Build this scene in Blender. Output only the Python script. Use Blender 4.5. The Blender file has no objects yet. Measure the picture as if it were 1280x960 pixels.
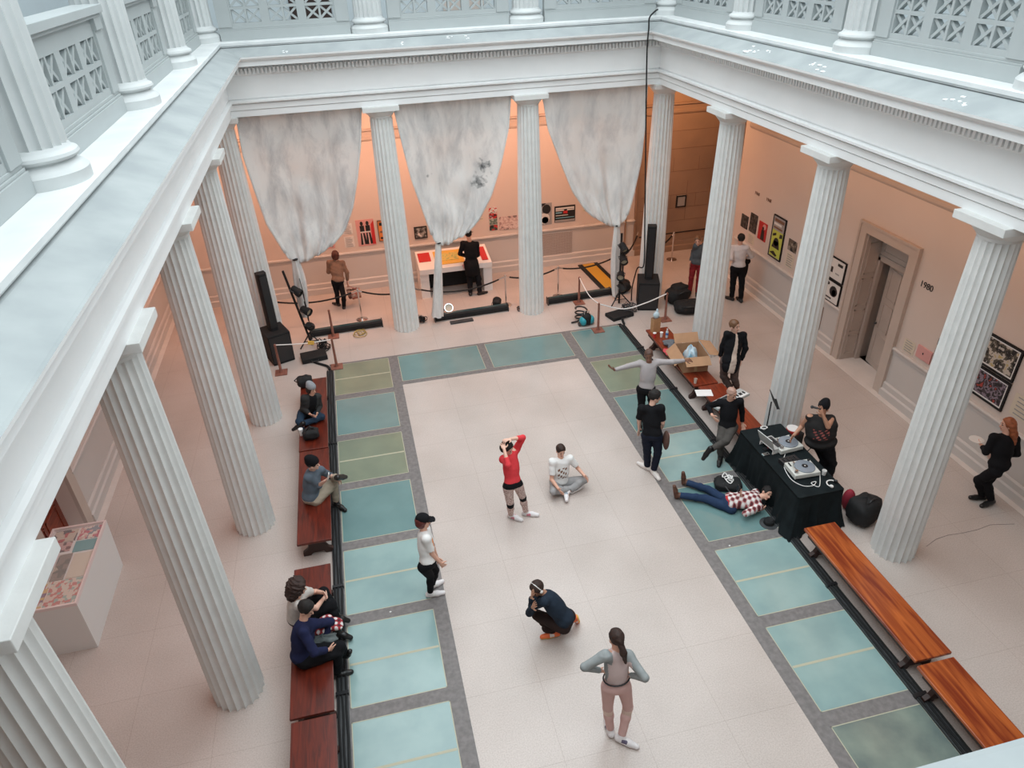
import bpy, bmesh, math, random
import numpy as np
from mathutils import Vector, Matrix
random.seed(7)
C = bpy.context.scene.collection
PI = math.pi

# ---------------------------------------------------------------- camera
CAM = np.array([-2.5303, -16.6353, 8.4660]); FPX = 893.961
def cam_axes(p, y, r):
    p, y, r = np.radians([p, y, r])
    f = np.array([np.sin(y)*np.cos(p), np.cos(y)*np.cos(p), -np.sin(p)])
    ri = np.array([np.cos(y), -np.sin(y), 0.]); up = np.cross(ri, f)
    return np.cos(r)*ri+np.sin(r)*up, -np.sin(r)*ri+np.cos(r)*up, f
RR, UU, FF = cam_axes(32.103, 12.136, -2.203)
cd = bpy.data.cameras.new('camera'); co = bpy.data.objects.new('camera', cd); C.objects.link(co)
cd.sensor_fit = 'HORIZONTAL'; cd.sensor_width = 36.0; cd.lens = FPX*36.0/1280.0
cd.clip_start = 0.02; cd.clip_end = 100
co.matrix_world = Matrix(((RR[0], UU[0], -FF[0], CAM[0]), (RR[1], UU[1], -FF[1], CAM[1]), (RR[2], UU[2], -FF[2], CAM[2]), (0, 0, 0, 1)))
bpy.context.scene.camera = co

# survey helpers: where a sight line of the photograph meets a real horizontal or vertical plane of the hall
def ray(px, py): return FF + RR*(px-640)/FPX - UU*(py-480)/FPX
def fl(px, py, z=0.0):
    d = ray(px, py); t = (z-CAM[2])/d[2]; p = CAM+t*d; return Vector(p)
def onx(px, py, x):
    d = ray(px, py); p = CAM+(x-CAM[0])/d[0]*d; return Vector(p)
def ony(px, py, y):
    d = ray(px, py); p = CAM+(y-CAM[1])/d[1]*d; return Vector(p)

# ---------------------------------------------------------------- world, lights, exposure
sc = bpy.context.scene
sc.view_settings.view_transform = 'Standard'; sc.view_settings.look = 'None'
sc.view_settings.exposure = 0.33; sc.view_settings.gamma = 1.0; sc.view_settings.use_curve_mapping = False
w = bpy.data.worlds.new('sky'); sc.world = w; w.use_nodes = True
bg = w.node_tree.nodes['Background']; bg.inputs[0].default_value = (0.80, 0.93, 1.0, 1); bg.inputs[1].default_value = 0.7
def area(name, loc, size, energy, col, rot=(0, 0, 0), spread=None):
    l = bpy.data.lights.new(name, 'AREA'); l.shape = 'RECTANGLE'; l.size, l.size_y = size; l.energy = energy; l.color = col
    if spread: l.spread = spread
    o = bpy.data.objects.new(name, l); C.objects.link(o); o.location = loc; o.rotation_euler = rot; return o
area('skylight', (0, -8.3, 14.5), (14.5, 21), 2000, (0.92, 0.98, 1.0))
WARM = (1.0, 0.50, 0.26)
# picture lights hidden above the gallery ceiling edge, washing the outer walls
area('wall_wash_back', (-1.0, .75, 5.2), (11.5, 0.25), 200, (1.0, .53, .35), (math.radians(27), 0, 0))
area('wall_wash_right', (6.0, -5.0, 5.3), (0.25, 11), 52, WARM, (0, math.radians(-38), 0))
area('wall_wash_left', (-6.0, -6.5, 5.3), (0.25, 14), 45, (1.0, .42, .30), (0, math.radians(38), 0))
area('wall_wash_corner', (6.6, 1.2, 5.3), (2.0, 0.25), 34, (1, .50, .22), (math.radians(38), 0, 0))

# ---------------------------------------------------------------- materials
def nodes(name):
    m = bpy.data.materials.new(name); m.use_nodes = True
    return m, m.node_tree.nodes, m.node_tree.links, m.node_tree.nodes['Principled BSDF']
def mat(name, col, rough=0.6, metal=0.0, noise=0.0, nscale=8.0, col2=None, coat=0.0, bump=0.0, bscale=30.0, alpha=None, emit=None):
    m, N, L, b = nodes(name)
    b.inputs['Base Color'].default_value = (*col, 1); b.inputs['Roughness'].default_value = rough; b.inputs['Metallic'].default_value = metal
    if coat: b.inputs['Coat Weight'].default_value = coat; b.inputs['Coat Roughness'].default_value = .15
    if noise or col2 or bump: tc = N.new('ShaderNodeTexCoord')
    if noise or col2:
        n = N.new('ShaderNodeTexNoise'); n.inputs['Scale'].default_value = nscale; n.inputs['Detail'].default_value = 5
        L.new(tc.outputs['Object'], n.inputs['Vector'])
        r = N.new('ShaderNodeValToRGB'); c2 = col2 or tuple(c*(1-noise) for c in col)
        r.color_ramp.elements[0].position = .35; r.color_ramp.elements[0].color = (*c2, 1)
        r.color_ramp.elements[1].position = .65; r.color_ramp.elements[1].color = (*col, 1)
        L.new(n.outputs['Fac'], r.inputs['Fac']); L.new(r.outputs['Color'], b.inputs['Base Color'])
    if bump:
        n2 = N.new('ShaderNodeTexNoise'); n2.inputs['Scale'].default_value = bscale; n2.inputs['Detail'].default_value = 4
        L.new(tc.outputs['Object'], n2.inputs['Vector'])
        bp = N.new('ShaderNodeBump'); bp.inputs['Strength'].default_value = bump; bp.inputs['Distance'].default_value = .02
        L.new(n2.outputs['Fac'], bp.inputs['Height']); L.new(bp.outputs['Normal'], b.inputs['Normal'])
    if emit: b.inputs['Emission Color'].default_value = (*emit, 1); b.inputs['Emission Strength'].default_value = 1
    return m
M = {}
M['column'] = mat('painted_stone', (.77, .77, .75), .55, noise=.06, nscale=6, bump=.1)
M['column_up'] = mat('white_marble_column', (.58, .60, .595), .5, noise=.05, nscale=5)
M['entab'] = mat('white_painted_entablature', (.90, .905, .90), .55, noise=.05, nscale=1.2)
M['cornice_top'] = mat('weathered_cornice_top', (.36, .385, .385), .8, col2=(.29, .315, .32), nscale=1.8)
M['slab'] = mat('white_marble_slab', (.74, .755, .75), .5, col2=(.66, .68, .68), nscale=2.2)
M['panel'] = mat('grey_painted_panel', (.40, .43, .43), .5, noise=.05, nscale=2)
M['wall'] = mat('painted_plaster_wall', (.70, .60, .54), .75, noise=.04, nscale=.8)
M['dado'] = mat('grey_painted_dado', (.62, .585, .56), .55, noise=.04, nscale=1)
M['wall_up'] = mat('upper_gallery_wall', (.50, .55, .57), .7, noise=.06, nscale=1)
M['ceiling'] = mat('plaster_ceiling', (.72, .66, .60), .8)
M['brown_stone'] = mat('brown_stone_wall', (.34, .225, .155), .7, col2=(.27, .18, .13), nscale=.9)
M['marble_strip'] = mat('pale_marble_strip', (.74, .68, .64), .4, noise=.08, nscale=3)
M['black'] = mat('matt_black', (.010, .010, .011), .8, noise=.3, nscale=20)
M['black_gloss'] = mat('satin_black', (.02, .02, .022), .3)
M['darkgrey'] = mat('dark_grey_rubber', (.05, .052, .055), .6, noise=.3, nscale=15)
M['granite'] = mat('dark_stone_border', (.16, .145, .14), .6, col2=(.22, .20, .195), nscale=14)
M['white'] = mat('white_paint', (.82, .80, .78), .5)
M['door'] = mat('brown_grey_door', (.52, .44, .39), .5, noise=.08, nscale=2)
M['doorframe'] = mat('door_casing_paint', (.56, .47, .41), .55, noise=.05, nscale=2)
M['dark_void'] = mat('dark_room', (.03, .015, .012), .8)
M['chrome'] = mat('polished_chrome', (.75, .75, .75), .12, 1.0)
M['dkmetal'] = mat('dark_metal', (.08, .08, .085), .4, .6)
M['paper'] = mat('white_paper', (.86, .84, .82), .7)

def floor_mat():
    m, N, L, b = nodes('terrazzo_floor'); b.inputs['Roughness'].default_value = .27
    tc = N.new('ShaderNodeTexCoord')
    n1 = N.new('ShaderNodeTexNoise'); n1.inputs['Scale'].default_value = 60; n1.inputs['Detail'].default_value = 6
    n2 = N.new('ShaderNodeTexNoise'); n2.inputs['Scale'].default_value = .7; n2.inputs['Detail'].default_value = 5
    L.new(tc.outputs['Object'], n1.inputs['Vector']); L.new(tc.outputs['Object'], n2.inputs['Vector'])
    r1 = N.new('ShaderNodeValToRGB'); e = r1.color_ramp.elements
    e[0].position = .3; e[0].color = (.50, .43, .395, 1); e[1].position = .62; e[1].color = (.615, .545, .51, 1)
    L.new(n1.outputs['Fac'], r1.inputs['Fac'])
    r2 = N.new('ShaderNodeValToRGB'); e = r2.color_ramp.elements
    e[0].position = .3; e[0].color = (.88, .86, .84, 1); e[1].position = .7; e[1].color = (1.05, 1.04, 1.03, 1)
    L.new(n2.outputs['Fac'], r2.inputs['Fac'])
    mx = N.new('ShaderNodeMix'); mx.data_type = 'RGBA'; mx.blend_type = 'MULTIPLY'; mx.inputs[0].default_value = 1
    L.new(r1.outputs['Color'], mx.inputs[6]); L.new(r2.outputs['Color'], mx.inputs[7])
    mp = N.new('ShaderNodeMapping'); mp.inputs['Location'].default_value = (0.0, .66, 0)
    L.new(tc.outputs['Object'], mp.inputs['Vector'])
    br = N.new('ShaderNodeTexBrick'); br.offset = 0; br.squash = 1
    br.inputs['Scale'].default_value = 1; br.inputs['Brick Width'].default_value = 1.05; br.inputs['Row Height'].default_value = 1.13
    br.inputs['Mortar Size'].default_value = .004; br.inputs['Mortar Smooth'].default_value = .5
    br.inputs['Color1'].default_value = (1, 1, 1, 1); br.inputs['Color2'].default_value = (.98, .975, .97, 1); br.inputs['Mortar'].default_value = (.80, .77, .75, 1)
    L.new(mp.outputs['Vector'], br.inputs['Vector'])
    mx2 = N.new('ShaderNodeMix'); mx2.data_type = 'RGBA'; mx2.blend_type = 'MULTIPLY'; mx2.inputs[0].default_value = 1
    L.new(mx.outputs[2], mx2.inputs[6]); L.new(br.outputs['Color'], mx2.inputs[7])
    L.new(mx2.outputs[2], b.inputs['Base Color'])
    return m
M['floor'] = floor_mat()
def glass_mat(name, c1, c2):
    m = mat(name, c1, .22, col2=c2, nscale=1.6, coat=.3); return m
M['glass_teal'] = glass_mat('teal_floor_glass', (.165, .28, .275), (.14, .245, .245))
M['glass_pale'] = glass_mat('pale_teal_floor_glass', (.30, .43, .415), (.24, .36, .355))
M['glass_olive'] = glass_mat('olive_floor_glass', (.23, .27, .19), (.185, .22, .16))
M['glass_grey'] = glass_mat('greyish_floor_glass', (.26, .31, .26), (.14, .18, .17))
M['glass_line'] = mat('glass_joint', (.47, .45, .33), .5)

def wood_mat(name, c1, c2, sc_=(1.5, 14, 14), rough=.28):
    m, N, L, b = nodes(name); b.inputs['Roughness'].default_value = rough
    tc = N.new('ShaderNodeTexCoord'); mp = N.new('ShaderNodeMapping'); mp.inputs['Scale'].default_value = sc_
    n = N.new('ShaderNodeTexNoise'); n.inputs['Scale'].default_value = 1.6; n.inputs['Detail'].default_value = 7; n.inputs['Distortion'].default_value = .8
    L.new(tc.outputs['Object'], mp.inputs['Vector']); L.new(mp.outputs['Vector'], n.inputs['Vector'])
    r = N.new('ShaderNodeValToRGB'); r.color_ramp.elements[0].position = .35; r.color_ramp.elements[0].color = (*c2, 1)
    r.color_ramp.elements[1].position = .68; r.color_ramp.elements[1].color = (*c1, 1)
    L.new(n.outputs['Fac'], r.inputs['Fac']); L.new(r.outputs['Color'], b.inputs['Base Color']); return m
M['mahogany'] = wood_mat('dark_mahogany', (.16, .022, .010), (.075, .012, .007), (14, 1.5, 14))
M['redwood'] = wood_mat('reddish_brown_wood', (.27, .045, .018), (.14, .022, .010), (14, 1.5, 14))
M['orangewood'] = wood_mat('orange_brown_wood', (.52, .13, .03), (.20, .03, .010), (7, .55, 7), .2)
M['darkleg'] = mat('dark_bench_leg', (.035, .012, .008), .5)
M['postwood'] = mat('reddish_wood_post', (.30, .12, .085), .5, noise=.3, nscale=12)

# ---------------------------------------------------------------- mesh helpers
class MB:
    def __init__(s): s.v = []; s.f = []; s.mi = []; s.cur = 0
    def add(s, vs, fs):
        o = len(s.v); s.v += [tuple(v) for v in vs]; s.f += [tuple(i+o for i in f) for f in fs]; s.mi += [s.cur]*len(fs); return s
    def box(s, c, d, rz=0, rx=0, ry=0):
        R = Matrix.Rotation(rz, 3, 'Z') @ Matrix.Rotation(ry, 3, 'Y') @ Matrix.Rotation(rx, 3, 'X')
        c = Vector(c); vs = []
        for z in (-.5, .5):
            for x, y in ((-.5, -.5), (.5, -.5), (.5, .5), (-.5, .5)):
                vs.append(c + R @ Vector((x*d[0], y*d[1], z*d[2])))
        return s.add(vs, [(3, 2, 1, 0), (4, 5, 6, 7), (0, 1, 5, 4), (1, 2, 6, 5), (2, 3, 7, 6), (3, 0, 4, 7)])
    def span(s, a, b): return s.box([(a[i]+b[i])/2 for i in range(3)], [abs(b[i]-a[i]) for i in range(3)])
    def frustum(s, c, d0, d1, h, rz=0):
        R = Matrix.Rotation(rz, 3, 'Z'); c = Vector(c); vs = []
        for z, d in ((0, d0), (h, d1)):
            for x, y in ((-.5, -.5), (.5, -.5), (.5, .5), (-.5, .5)): vs.append(c + R @ Vector((x*d[0], y*d[1], z)))
        return s.add(vs, [(3, 2, 1, 0), (4, 5, 6, 7), (0, 1, 5, 4), (1, 2, 6, 5), (2, 3, 7, 6), (3, 0, 4, 7)])
    def lathe(s, prof, seg=20, c=(0, 0, 0), M3=None, cap=True):
        c = Vector(c); vs = []
        for r, z in prof:
            for k in range(seg):
                a = 2*PI*k/seg; p = Vector((r*math.cos(a), r*math.sin(a), z))
                vs.append(c + (M3 @ p if M3 else p))
        n = len(prof); fs = []
        for i in range(n-1):
            for k in range(seg):
                k2 = (k+1) % seg; fs.append((i*seg+k, i*seg+k2, (i+1)*seg+k2, (i+1)*seg+k))
        if cap: fs.append(tuple(range(seg-1, -1, -1))); fs.append(tuple((n-1)*seg+k for k in range(seg)))
        return s.add(vs, fs)
    def tube(s, pts, r, seg=8, cap=True):
        pts = [Vector(p) for p in pts]; n = len(pts); rs = r if isinstance(r, (list, tuple)) else [r]*n
        vs = []; prev = None
        for i, p in enumerate(pts):
            t = (pts[min(i+1, n-1)]-pts[max(i-1, 0)])
            if t.length < 1e-9: t = Vector((0, 0, 1))
            t.normalize()
            if prev is None:
                u = t.orthogonal().normalized()
            else:
                u = prev - t*prev.dot(t)
                u = u.normalized() if u.length > 1e-6 else t.orthogonal().normalized()
            prev = u; w_ = t.cross(u)
            for k in range(seg):
                a = 2*PI*k/seg; vs.append(p + (u*math.cos(a)+w_*math.sin(a))*rs[i])
        fs = []
        for i in range(n-1):
            for k in range(seg):
                k2 = (k+1) % seg; fs.append((i*seg+k, i*seg+k2, (i+1)*seg+k2, (i+1)*seg+k))
        if cap: fs.append(tuple(range(seg-1, -1, -1))); fs.append(tuple((n-1)*seg+k for k in range(seg)))
        return s.add(vs, fs)
    def ball(s, c, r, seg=14, rings=8, M3=None):
        r = r if isinstance(r, (list, tuple)) else (r, r, r); c = Vector(c); vs = []; fs = []
        for i in range(rings+1):
            t = PI*i/rings
            for k in range(seg):
                a = 2*PI*k/seg; p = Vector((r[0]*math.sin(t)*math.cos(a), r[1]*math.sin(t)*math.sin(a), -r[2]*math.cos(t)))
                vs.append(c + (M3 @ p if M3 else p))
        for i in range(rings):
            for k in range(seg):
                k2 = (k+1) % seg; fs.append((i*seg+k, i*seg+k2, (i+1)*seg+k2, (i+1)*seg+k))
        return s.add(vs, fs)
    def prism(s, poly, h, c=(0, 0, 0), M3=None):
        c = Vector(c); n = len(poly); vs = []
        for z in (0, h):
            for x, y in poly:
                p = Vector((x, y, z)); vs.append(c + (M3 @ p if M3 else p))
        fs = [tuple(range(n-1, -1, -1)), tuple(range(n, 2*n))] + [(k, (k+1) % n, n+(k+1) % n, n+k) for k in range(n)]
        return s.add(vs, fs)
    def build(s, name, m, parent=None, smooth=False, origin=None, bevel=0, world=False):
        me = bpy.data.meshes.new(name)
        vs = s.v
        if origin is not None: o_ = Vector(origin); vs = [tuple(Vector(v)-o_) for v in vs]
        me.from_pydata(vs, [], s.f); me.update()
        bm = bmesh.new(); bm.from_mesh(me)
        bmesh.ops.recalc_face_normals(bm, faces=bm.faces); bm.to_mesh(me); bm.free()
        ms = m if isinstance(m, (list, tuple)) else [m]
        for k in ms: me.materials.append(k)
        if len(ms) > 1 and len(me.polygons) == len(s.mi): me.polygons.foreach_set('material_index', s.mi)
        o = bpy.data.objects.new(name, me); C.objects.link(o)
        if origin is not None: o.location = origin
        if parent: o.parent = parent
        if smooth:
            me.polygons.foreach_set('use_smooth', [True]*len(me.polygons))
            if smooth != 'all':
                try: me.set_sharp_from_angle(angle=math.radians(35))
                except Exception: pass
        if bevel:
            b = o.modifiers.new('bevel', 'BEVEL'); b.width = bevel; b.segments = 2; b.limit_method = 'ANGLE'
        return o
def thing(name, label, cat, loc=(0, 0, 0), rz=0, group=None):
    o = bpy.data.objects.new(name, None); C.objects.link(o); o.location = loc; o.rotation_euler = (0, 0, rz); o.empty_display_size = .2
    o['label'] = label; o['category'] = cat
    if group: o['group'] = group
    return o
def tag(o, label, cat, group=None, kind=None):
    o['label'] = label; o['category'] = cat
    if group: o['group'] = group
    if kind: o['kind'] = kind
    return o
def struct(o): o['kind'] = 'structure'; return o
def copy_tree(o, parent=None):
    c = o.copy(); C.objects.link(c); c.parent = parent
    for ch in list(o.children): copy_tree(ch, c)
    return c

# ---------------------------------------------------------------- architecture
BAY = 3.325; BY = 3.314; W2 = 1.5*BAY; NY = 5; YF = -NY*BY        # court centre lines of the columns
H = 5.46; XR = 7.74; XL = -7.82; YB = 2.80; UZ = 6.86
# floor
mb = MB(); mb.span((XL-.1, YF-3.4, -.12), (9.7, YB+.1, 0)); struct(mb.build('floor', M['floor']))
# glazed floor lights with dark stone border, a U around the court floor
row0, pitch, gl = -1.47, 1.556, 1.355
strip = MB()
IX, OX = 2.06, 3.56
def sp(x0, x1, y0, y1, z=.004): strip.span((x0, y0, -.01), (x1, y1, z))
sp(-3.64, 3.64, -1.47, -1.40); sp(-IX, IX, -2.78, -2.64)
ys = [row0-k*pitch for k in range(10)]
for s_ in (-1, 1):
    a, b = sorted((s_*IX, s_*2.27)); sp(a, b, -15.6, -2.64)
    a, b = sorted((s_*3.545, s_*3.64)); sp(a, b, -15.6, -1.40)
    for y in ys:
        a, b = sorted((s_*2.27, s_*3.545)); sp(a, b, y-pitch, y-gl)
for x0, x1 in ((-2.27, -2.05), (-.11, .07), (2.04, 2.27)): sp(x0, x1, -2.64, -1.47)
struct(strip.build('trim_1', M['granite']))
wn = [0]
def pane(x0, x1, y0, y1, m, line=True):
    wn[0] += 1; g = MB()
    g.span((x0, y0, -.01), (x1, y1, .003)); 
    g.cur = 1
    if line: ym = (y0+y1)/2; g.span((x0+.02, ym-.018, 0), (x1-.02, ym+.018, .0045))
    e = .012
    g.span((x0, y0, 0), (x0+e, y1, .0045)); g.span((x1-e, y0, 0), (x1, y1, .0045)); g.span((x0, y0, 0), (x1, y0+e, .0045)); g.span((x0, y1-e, 0), (x1, y1, .0045))
    me = bpy.data.meshes.new('window'); me.from_pydata(g.v, [], g.f); me.materials.append(m); me.materials.append(M['glass_line'])
    me.polygons.foreach_set('material_index', g.mi); o = bpy.data.objects.new('window_%d' % wn[0], me); C.objects.link(o); struct(o)
lm = ['glass_olive', 'glass_teal', 'glass_olive', 'glass_teal', 'glass_pale', 'glass_pale', 'glass_pale', 'glass_pale', 'glass_pale']
rm = ['glass_teal', 'glass_olive', 'glass_teal', 'glass_pale', 'glass_teal', 'glass_pale', 'glass_pale', 'glass_grey', 'glass_pale']
for k in range(9):
    y1 = ys[k]; y0 = y1-gl
    pane(-3.545, -2.27, y0 if k else -2.83, y1, M[lm[k]], k in (0, 2, 4, 5, 6, 7))
    pane(2.27, 3.545, y0 if k else -2.83, y1, M[rm[k]], k in (3, 5, 6))
pane(-2.05, -.11, -2.64, -1.47, M['glass_teal'], False); pane(.07, 2.04, -2.64, -1.47, M['glass_teal'], False)
cr = MB(); cp = [fl(x_, y_, .001) for x_, y_ in ((1158, 683), (1170, 674), (1185, 669), (1205, 666), (1222, 662), (1238, 656), (1268, 655))]
cr.tube(cp, .004, 4); struct(cr.build('trim_80', M['granite']))
# pale marble margin strip and baseboards, dado, walls
def wall_profile(name, pts_fn, length_pts, m):
    pass
def band(name, x0, y0, x1, y1, nx, ny, prof, m):
    """extrude profile (d from wall inwards, z) along a wall line; (nx,ny) inward normal"""
    b = MB(); n = len(prof); vs = []
    for (x, y) in ((x0, y0), (x1, y1)):
        for d, z in prof: vs.append((x+nx*d, y+ny*d, z))
    fs = [(k, (k+1) % n, n+(k+1) % n, n+k) for k in range(n)] + [tuple(range(n-1, -1, -1)), tuple(range(n, 2*n))]
    b.add(vs, fs); return struct(b.build(name, m))
base_p = [(0, 0), (.085, 0), (.085, .16), (.055, .19), (.055, .30), (.03, .33), (0, .33)]
rail_p = [(0, .98), (.03, 1.0), (.035, 1.06), (.07, 1.09), (.07, 1.12), (.05, 1.14), (0, 1.14)]
corn_p = [(0, 4.06), (.03, 4.08), (.05, 4.12), (.05, 4.18), (.03, 4.2), (.03, 4.3), (.10, 4.34), (.10, 4.38), (0, 4.38)]
dado_p = [(0, .3), (.015, .3), (.015, 1.0), (0, 1.0)]
strip_p = [(0, -.01), (.20, -.01), (.20, .006), (0, .006)]
ti = [1]
def trim(*a):
    ti[0] += 1; return band('trim_%d' % ti[0], *a)
def solid(name, a, b, m): mb = MB(); mb.span(a, b); return struct(mb.build(name, m))
DR = (-5.78, -4.50, 3.02)    # right door opening y0,y1,h
DL = (-7.35, -6.05, 2.4)
# back wall (plaster part and brown stone return)
solid('wall_back', (XL-.3, YB, 0), (5.62, YB+.25, 6.7), M['wall'])
solid('wall_corner', (5.62, YB-.02, 0), (9.7, YB+.25, 6.7), M['brown_stone'])
solid('wall_end', (9.45, .6, 0), (9.7, YB, 6.7), M['brown_stone'])
solid('wall_return', (XR, .6, 0), (9.7, .85, 6.7), M['wall'])
for a, b in ((XL, 5.62),):
    trim(a, YB, b, YB, 0, -1, base_p, M['dado']); trim(a, YB, b, YB, 0, -1, rail_p, M['dado']); trim(a, YB, b, YB, 0, -1, dado_p, M['dado']); trim(a, YB, b, YB, 0, -1, corn_p, M['doorframe'])
trim(5.62, YB-.02, 9.45, YB-.02, 0, -1, base_p, M['brown_stone']); trim(5.62, YB-.02, 9.45, YB-.02, 0, -1, corn_p, M['brown_stone'])
# brown wall: pilaster strips and stone joint lines
mb = MB()
for x in (5.02, 5.28, 5.58): mb.span((x, YB-.07, 0), (x+.04, YB, 3.0))
mb.span((5.02, YB-.07, 2.96), (5.62, YB, 3.0))
struct(mb.build('trim_40', M['brown_stone']))
mb = MB()
for z in (.55, .95, 1.35, 1.75, 2.45, 3.1, 3.6): mb.span((5.75, YB-.026, z), (9.4, YB-.02, z+.008))
for i, z in enumerate((.95, 1.35, 1.75, 2.45)):
    for x in (6.4, 7.2, 8.0, 8.8): mb.span((x+.3*(i % 2), YB-.026, z), (x+.3*(i % 2)+.008, YB-.02, z+.4))
struct(mb.build('trim_41', mat('stone_joint', (.22, .13, .09), .8)))
# right wall with door opening
def side_wall(side, X, op, m):
    s_ = 1 if side == 'right' else -1; xo = X+s_*.35
    y0, y1, h = op; ya, yb = YF-3.4, (.6 if s_ > 0 else YB+.25)
    b = MB(); b.span((X, ya, 0), (xo, y0, 6.7)); b.span((X, y1, 0), (xo, yb, 6.7)); b.span((X, y0, h), (xo, y1, 6.7)); struct(b.build('wall_'+side, m))
    ye = .6 if s_ > 0 else YB
    for (a, c) in ((ya, y0-.22), (y1+.22, ye)):
        trim(X, a, X, c, -s_, 0, base_p, M['dado']); trim(X, a, X, c, -s_, 0, rail_p, M['dado']); trim(X, a, X, c, -s_, 0, dado_p, M['dado'])
    trim(X, ya, X, ye, -s_, 0, corn_p, M['doorframe']); trim(X, ya, X, ye, -s_, 0, strip_p, M['marble_strip'])
side_wall('right', XR, DR, M['wall']); side_wall('left', XL, DL, M['wall'])
solid('wall_front', (XL-.3, YF-3.4, 0), (9.7, YF-3.2, 6.7), M['wall'])
# right doorway: casing, panelled reveal, transom, leaf ajar
def panels(b, org, ux, uz, nrm, rects, dep=.012, wd=.025):
    """raised rectangular mouldings on a plane: org + u*ux + v*uz"""
    ux, uz, nrm = Vector(ux), Vector(uz), Vector(nrm); org = Vector(org)
    for (u0, v0, u1, v1) in rects:
        for (a0, b0, a1, b1) in ((u0, v0, u1, v0+wd), (u0, v1-wd, u1, v1), (u0, v0, u0+wd, v1), (u1-wd, v0, u1, v1)):
            vs = []
            for k in (0, dep):
                for (uu, vv) in ((a0, b0), (a1, b0), (a1, b1), (a0, b1)): vs.append(org+ux*uu+uz*vv+nrm*k)
            b.add(vs, [(3, 2, 1, 0), (4, 5, 6, 7), (0, 1, 5, 4), (1, 2, 6, 5), (2, 3, 7, 6), (3, 0, 4, 7)])
y0, y1, h = DR
b = MB()
b.span((XR-.06, y0-.19, 0), (XR+.0, y0, h)); b.span((XR-.06, y1, 0), (XR, y1+.19, h)); b.span((XR-.06, y0-.19, h), (XR, y1+.19, h+.17))
b.span((XR-.08, y0-.24, 0), (XR, y0-.19, h+.17)); b.span((XR-.08, y1+.19, 0), (XR, y1+.24, h+.17)); b.span((XR-.08, y0-.24, h+.17), (XR, y1+.24, h+.22))
struct(b.build('trim_50', M['doorframe']))
b = MB()
b.span((XR, y1-.03, 0), (XR+.85, y1+.0, h)); b.span((XR, y0, 0), (XR+.85, y0+.03, h)); b.span((XR, y0, h-.03), (XR+.85, y1, h))
panels(b, (XR+.08, y1-.03, 0), (1, 0, 0), (0, 0, 1), (0, -1, 0), [(.0, .15, .26, .62), (.0, .72, .26, 1.25), (.0, 1.35, .26, 2.0), (.0, 2.1, .26, 2.8)])
b.span((XR+.36, y0, h-.62), (XR+.46, y1, h-.5)); b.span((XR+.38, y0, h-.5), (XR+.41, y1, h))
panels(b, (XR+.38, y0, 0), (0, 1, 0), (0, 0, 1), (-1, 0, 0), [(.12, h-.42, 1.16, h-.1)])
b.span((XR+.36, y1-.10, 0), (XR+.46, y1-.03, h-.55))
struct(b.build('trim_51', M['door']))
# door leaf, hinged at the near side and standing ajar into the next room
lf = MB(); lw = 1.05; lf.span((0, 0, .01), (.05, lw, h-.63))
panels(lf, (0, 0, 0), (0, 1, 0), (0, 0, 1), (-1, 0, 0), [(.12, .12, .93, .78), (.12, .9, .5, 1.5), (.56, .9, .93, 1.5), (.12, 1.62, .5, 2.28), (.56, 1.62, .93, 2.28)])
o = struct(lf.build('door_1', M['door'])); o.location = (XR+.38, y0+.03, 0); o.rotation_euler = (0, 0, math.radians(-9))
kn = MB(); kn.ball((-.05, lw-.08, 1.0), .03, 10, 6); kn.build('door_handle', M['dkmetal'], o, smooth='all')
b = MB(); b.span((XR+.35, y0-.9, -.1), (XR+2.6, y1+1.2, 0)); struct(b.build('trim_52', M['redwood']))
b = MB(); b.span((XR+2.5, y0-1, 0), (XR+2.6, y1+1.3, 3.4)); b.span((XR+.35, y0-1, 0), (XR+2.6, y0-.9, 3.4)); b.span((XR+.35, y1+1.2, 0), (XR+2.6, y1+1.3, 3.4)); b.span((XR+.35, y0-1, 3.3), (XR+2.6, y1+1.3, 3.4)); struct(b.build('wall_anteroom', M['brown_stone']))
b = MB(); b.span((XR-.10, y0-.02, -.005), (XR+.5, y1+.02, .008)); struct(b.build('trim_53', M['marble_strip']))
# left doorway
y0, y1, h = DL
b = MB(); b.span((XL, y0-.25, 0), (XL+.06, y0, h)); b.span((XL, y1, 0), (XL+.06, y1+.25, h)); b.span((XL, y0-.25, h), (XL+.06, y1+.25, h+.2))
struct(b.build('trim_54', M['doorframe']))
b = MB(); b.span((XL-.3, y0, 0), (XL-.24, y1, h)); panels(b, (XL-.24, y0, 0), (0, 1, 0), (0, 0, 1), (1, 0, 0), [(.12, .12, .6, .78), (.7, .12, 1.18, .78), (.12, .95, .6, 2.2), (.7, .95, 1.18, 2.2)])
struct(b.build('door_2', M['redwood']))

# entablature ring (architrave, frieze, dentils, cornice) and gallery floor
E_prof = [(-.28, 5.46), (.28, 5.46), (.28, 5.58), (.268, 5.582), (.268, 5.594), (.30, 5.596), (.30, 5.70), (.28, 5.702), (.28, 5.718), (.33, 5.72), (.37, 5.74), (.37, 5.775), (.33, 5.785), (.285, 5.79), (.285, 5.81), (.31, 5.815), (.30, 6.24), (.33, 6.27), (.33, 6.40), (.42, 6.42),
          (.44, 6.44), (.66, 6.45), (.67, 6.455), (.67, 6.545), (.69, 6.55), (.71, 6.555), (.755, 6.60), (.76, 6.63)]
T_prof = [(.76, 6.63), (.74, 6.642), (.40, 6.765), (-.28, 6.775)]
corn4 = [(-1, 0), (1, 0), (1, YF), (-1, YF)]
def ring_pt(ci, p):
    # court corner columns inset by p toward the court
    return [(-W2+p, -p), (W2-p, -p), (W2-p, YF+p-.05), (-W2+p, YF+p-.05)][ci]
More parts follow.
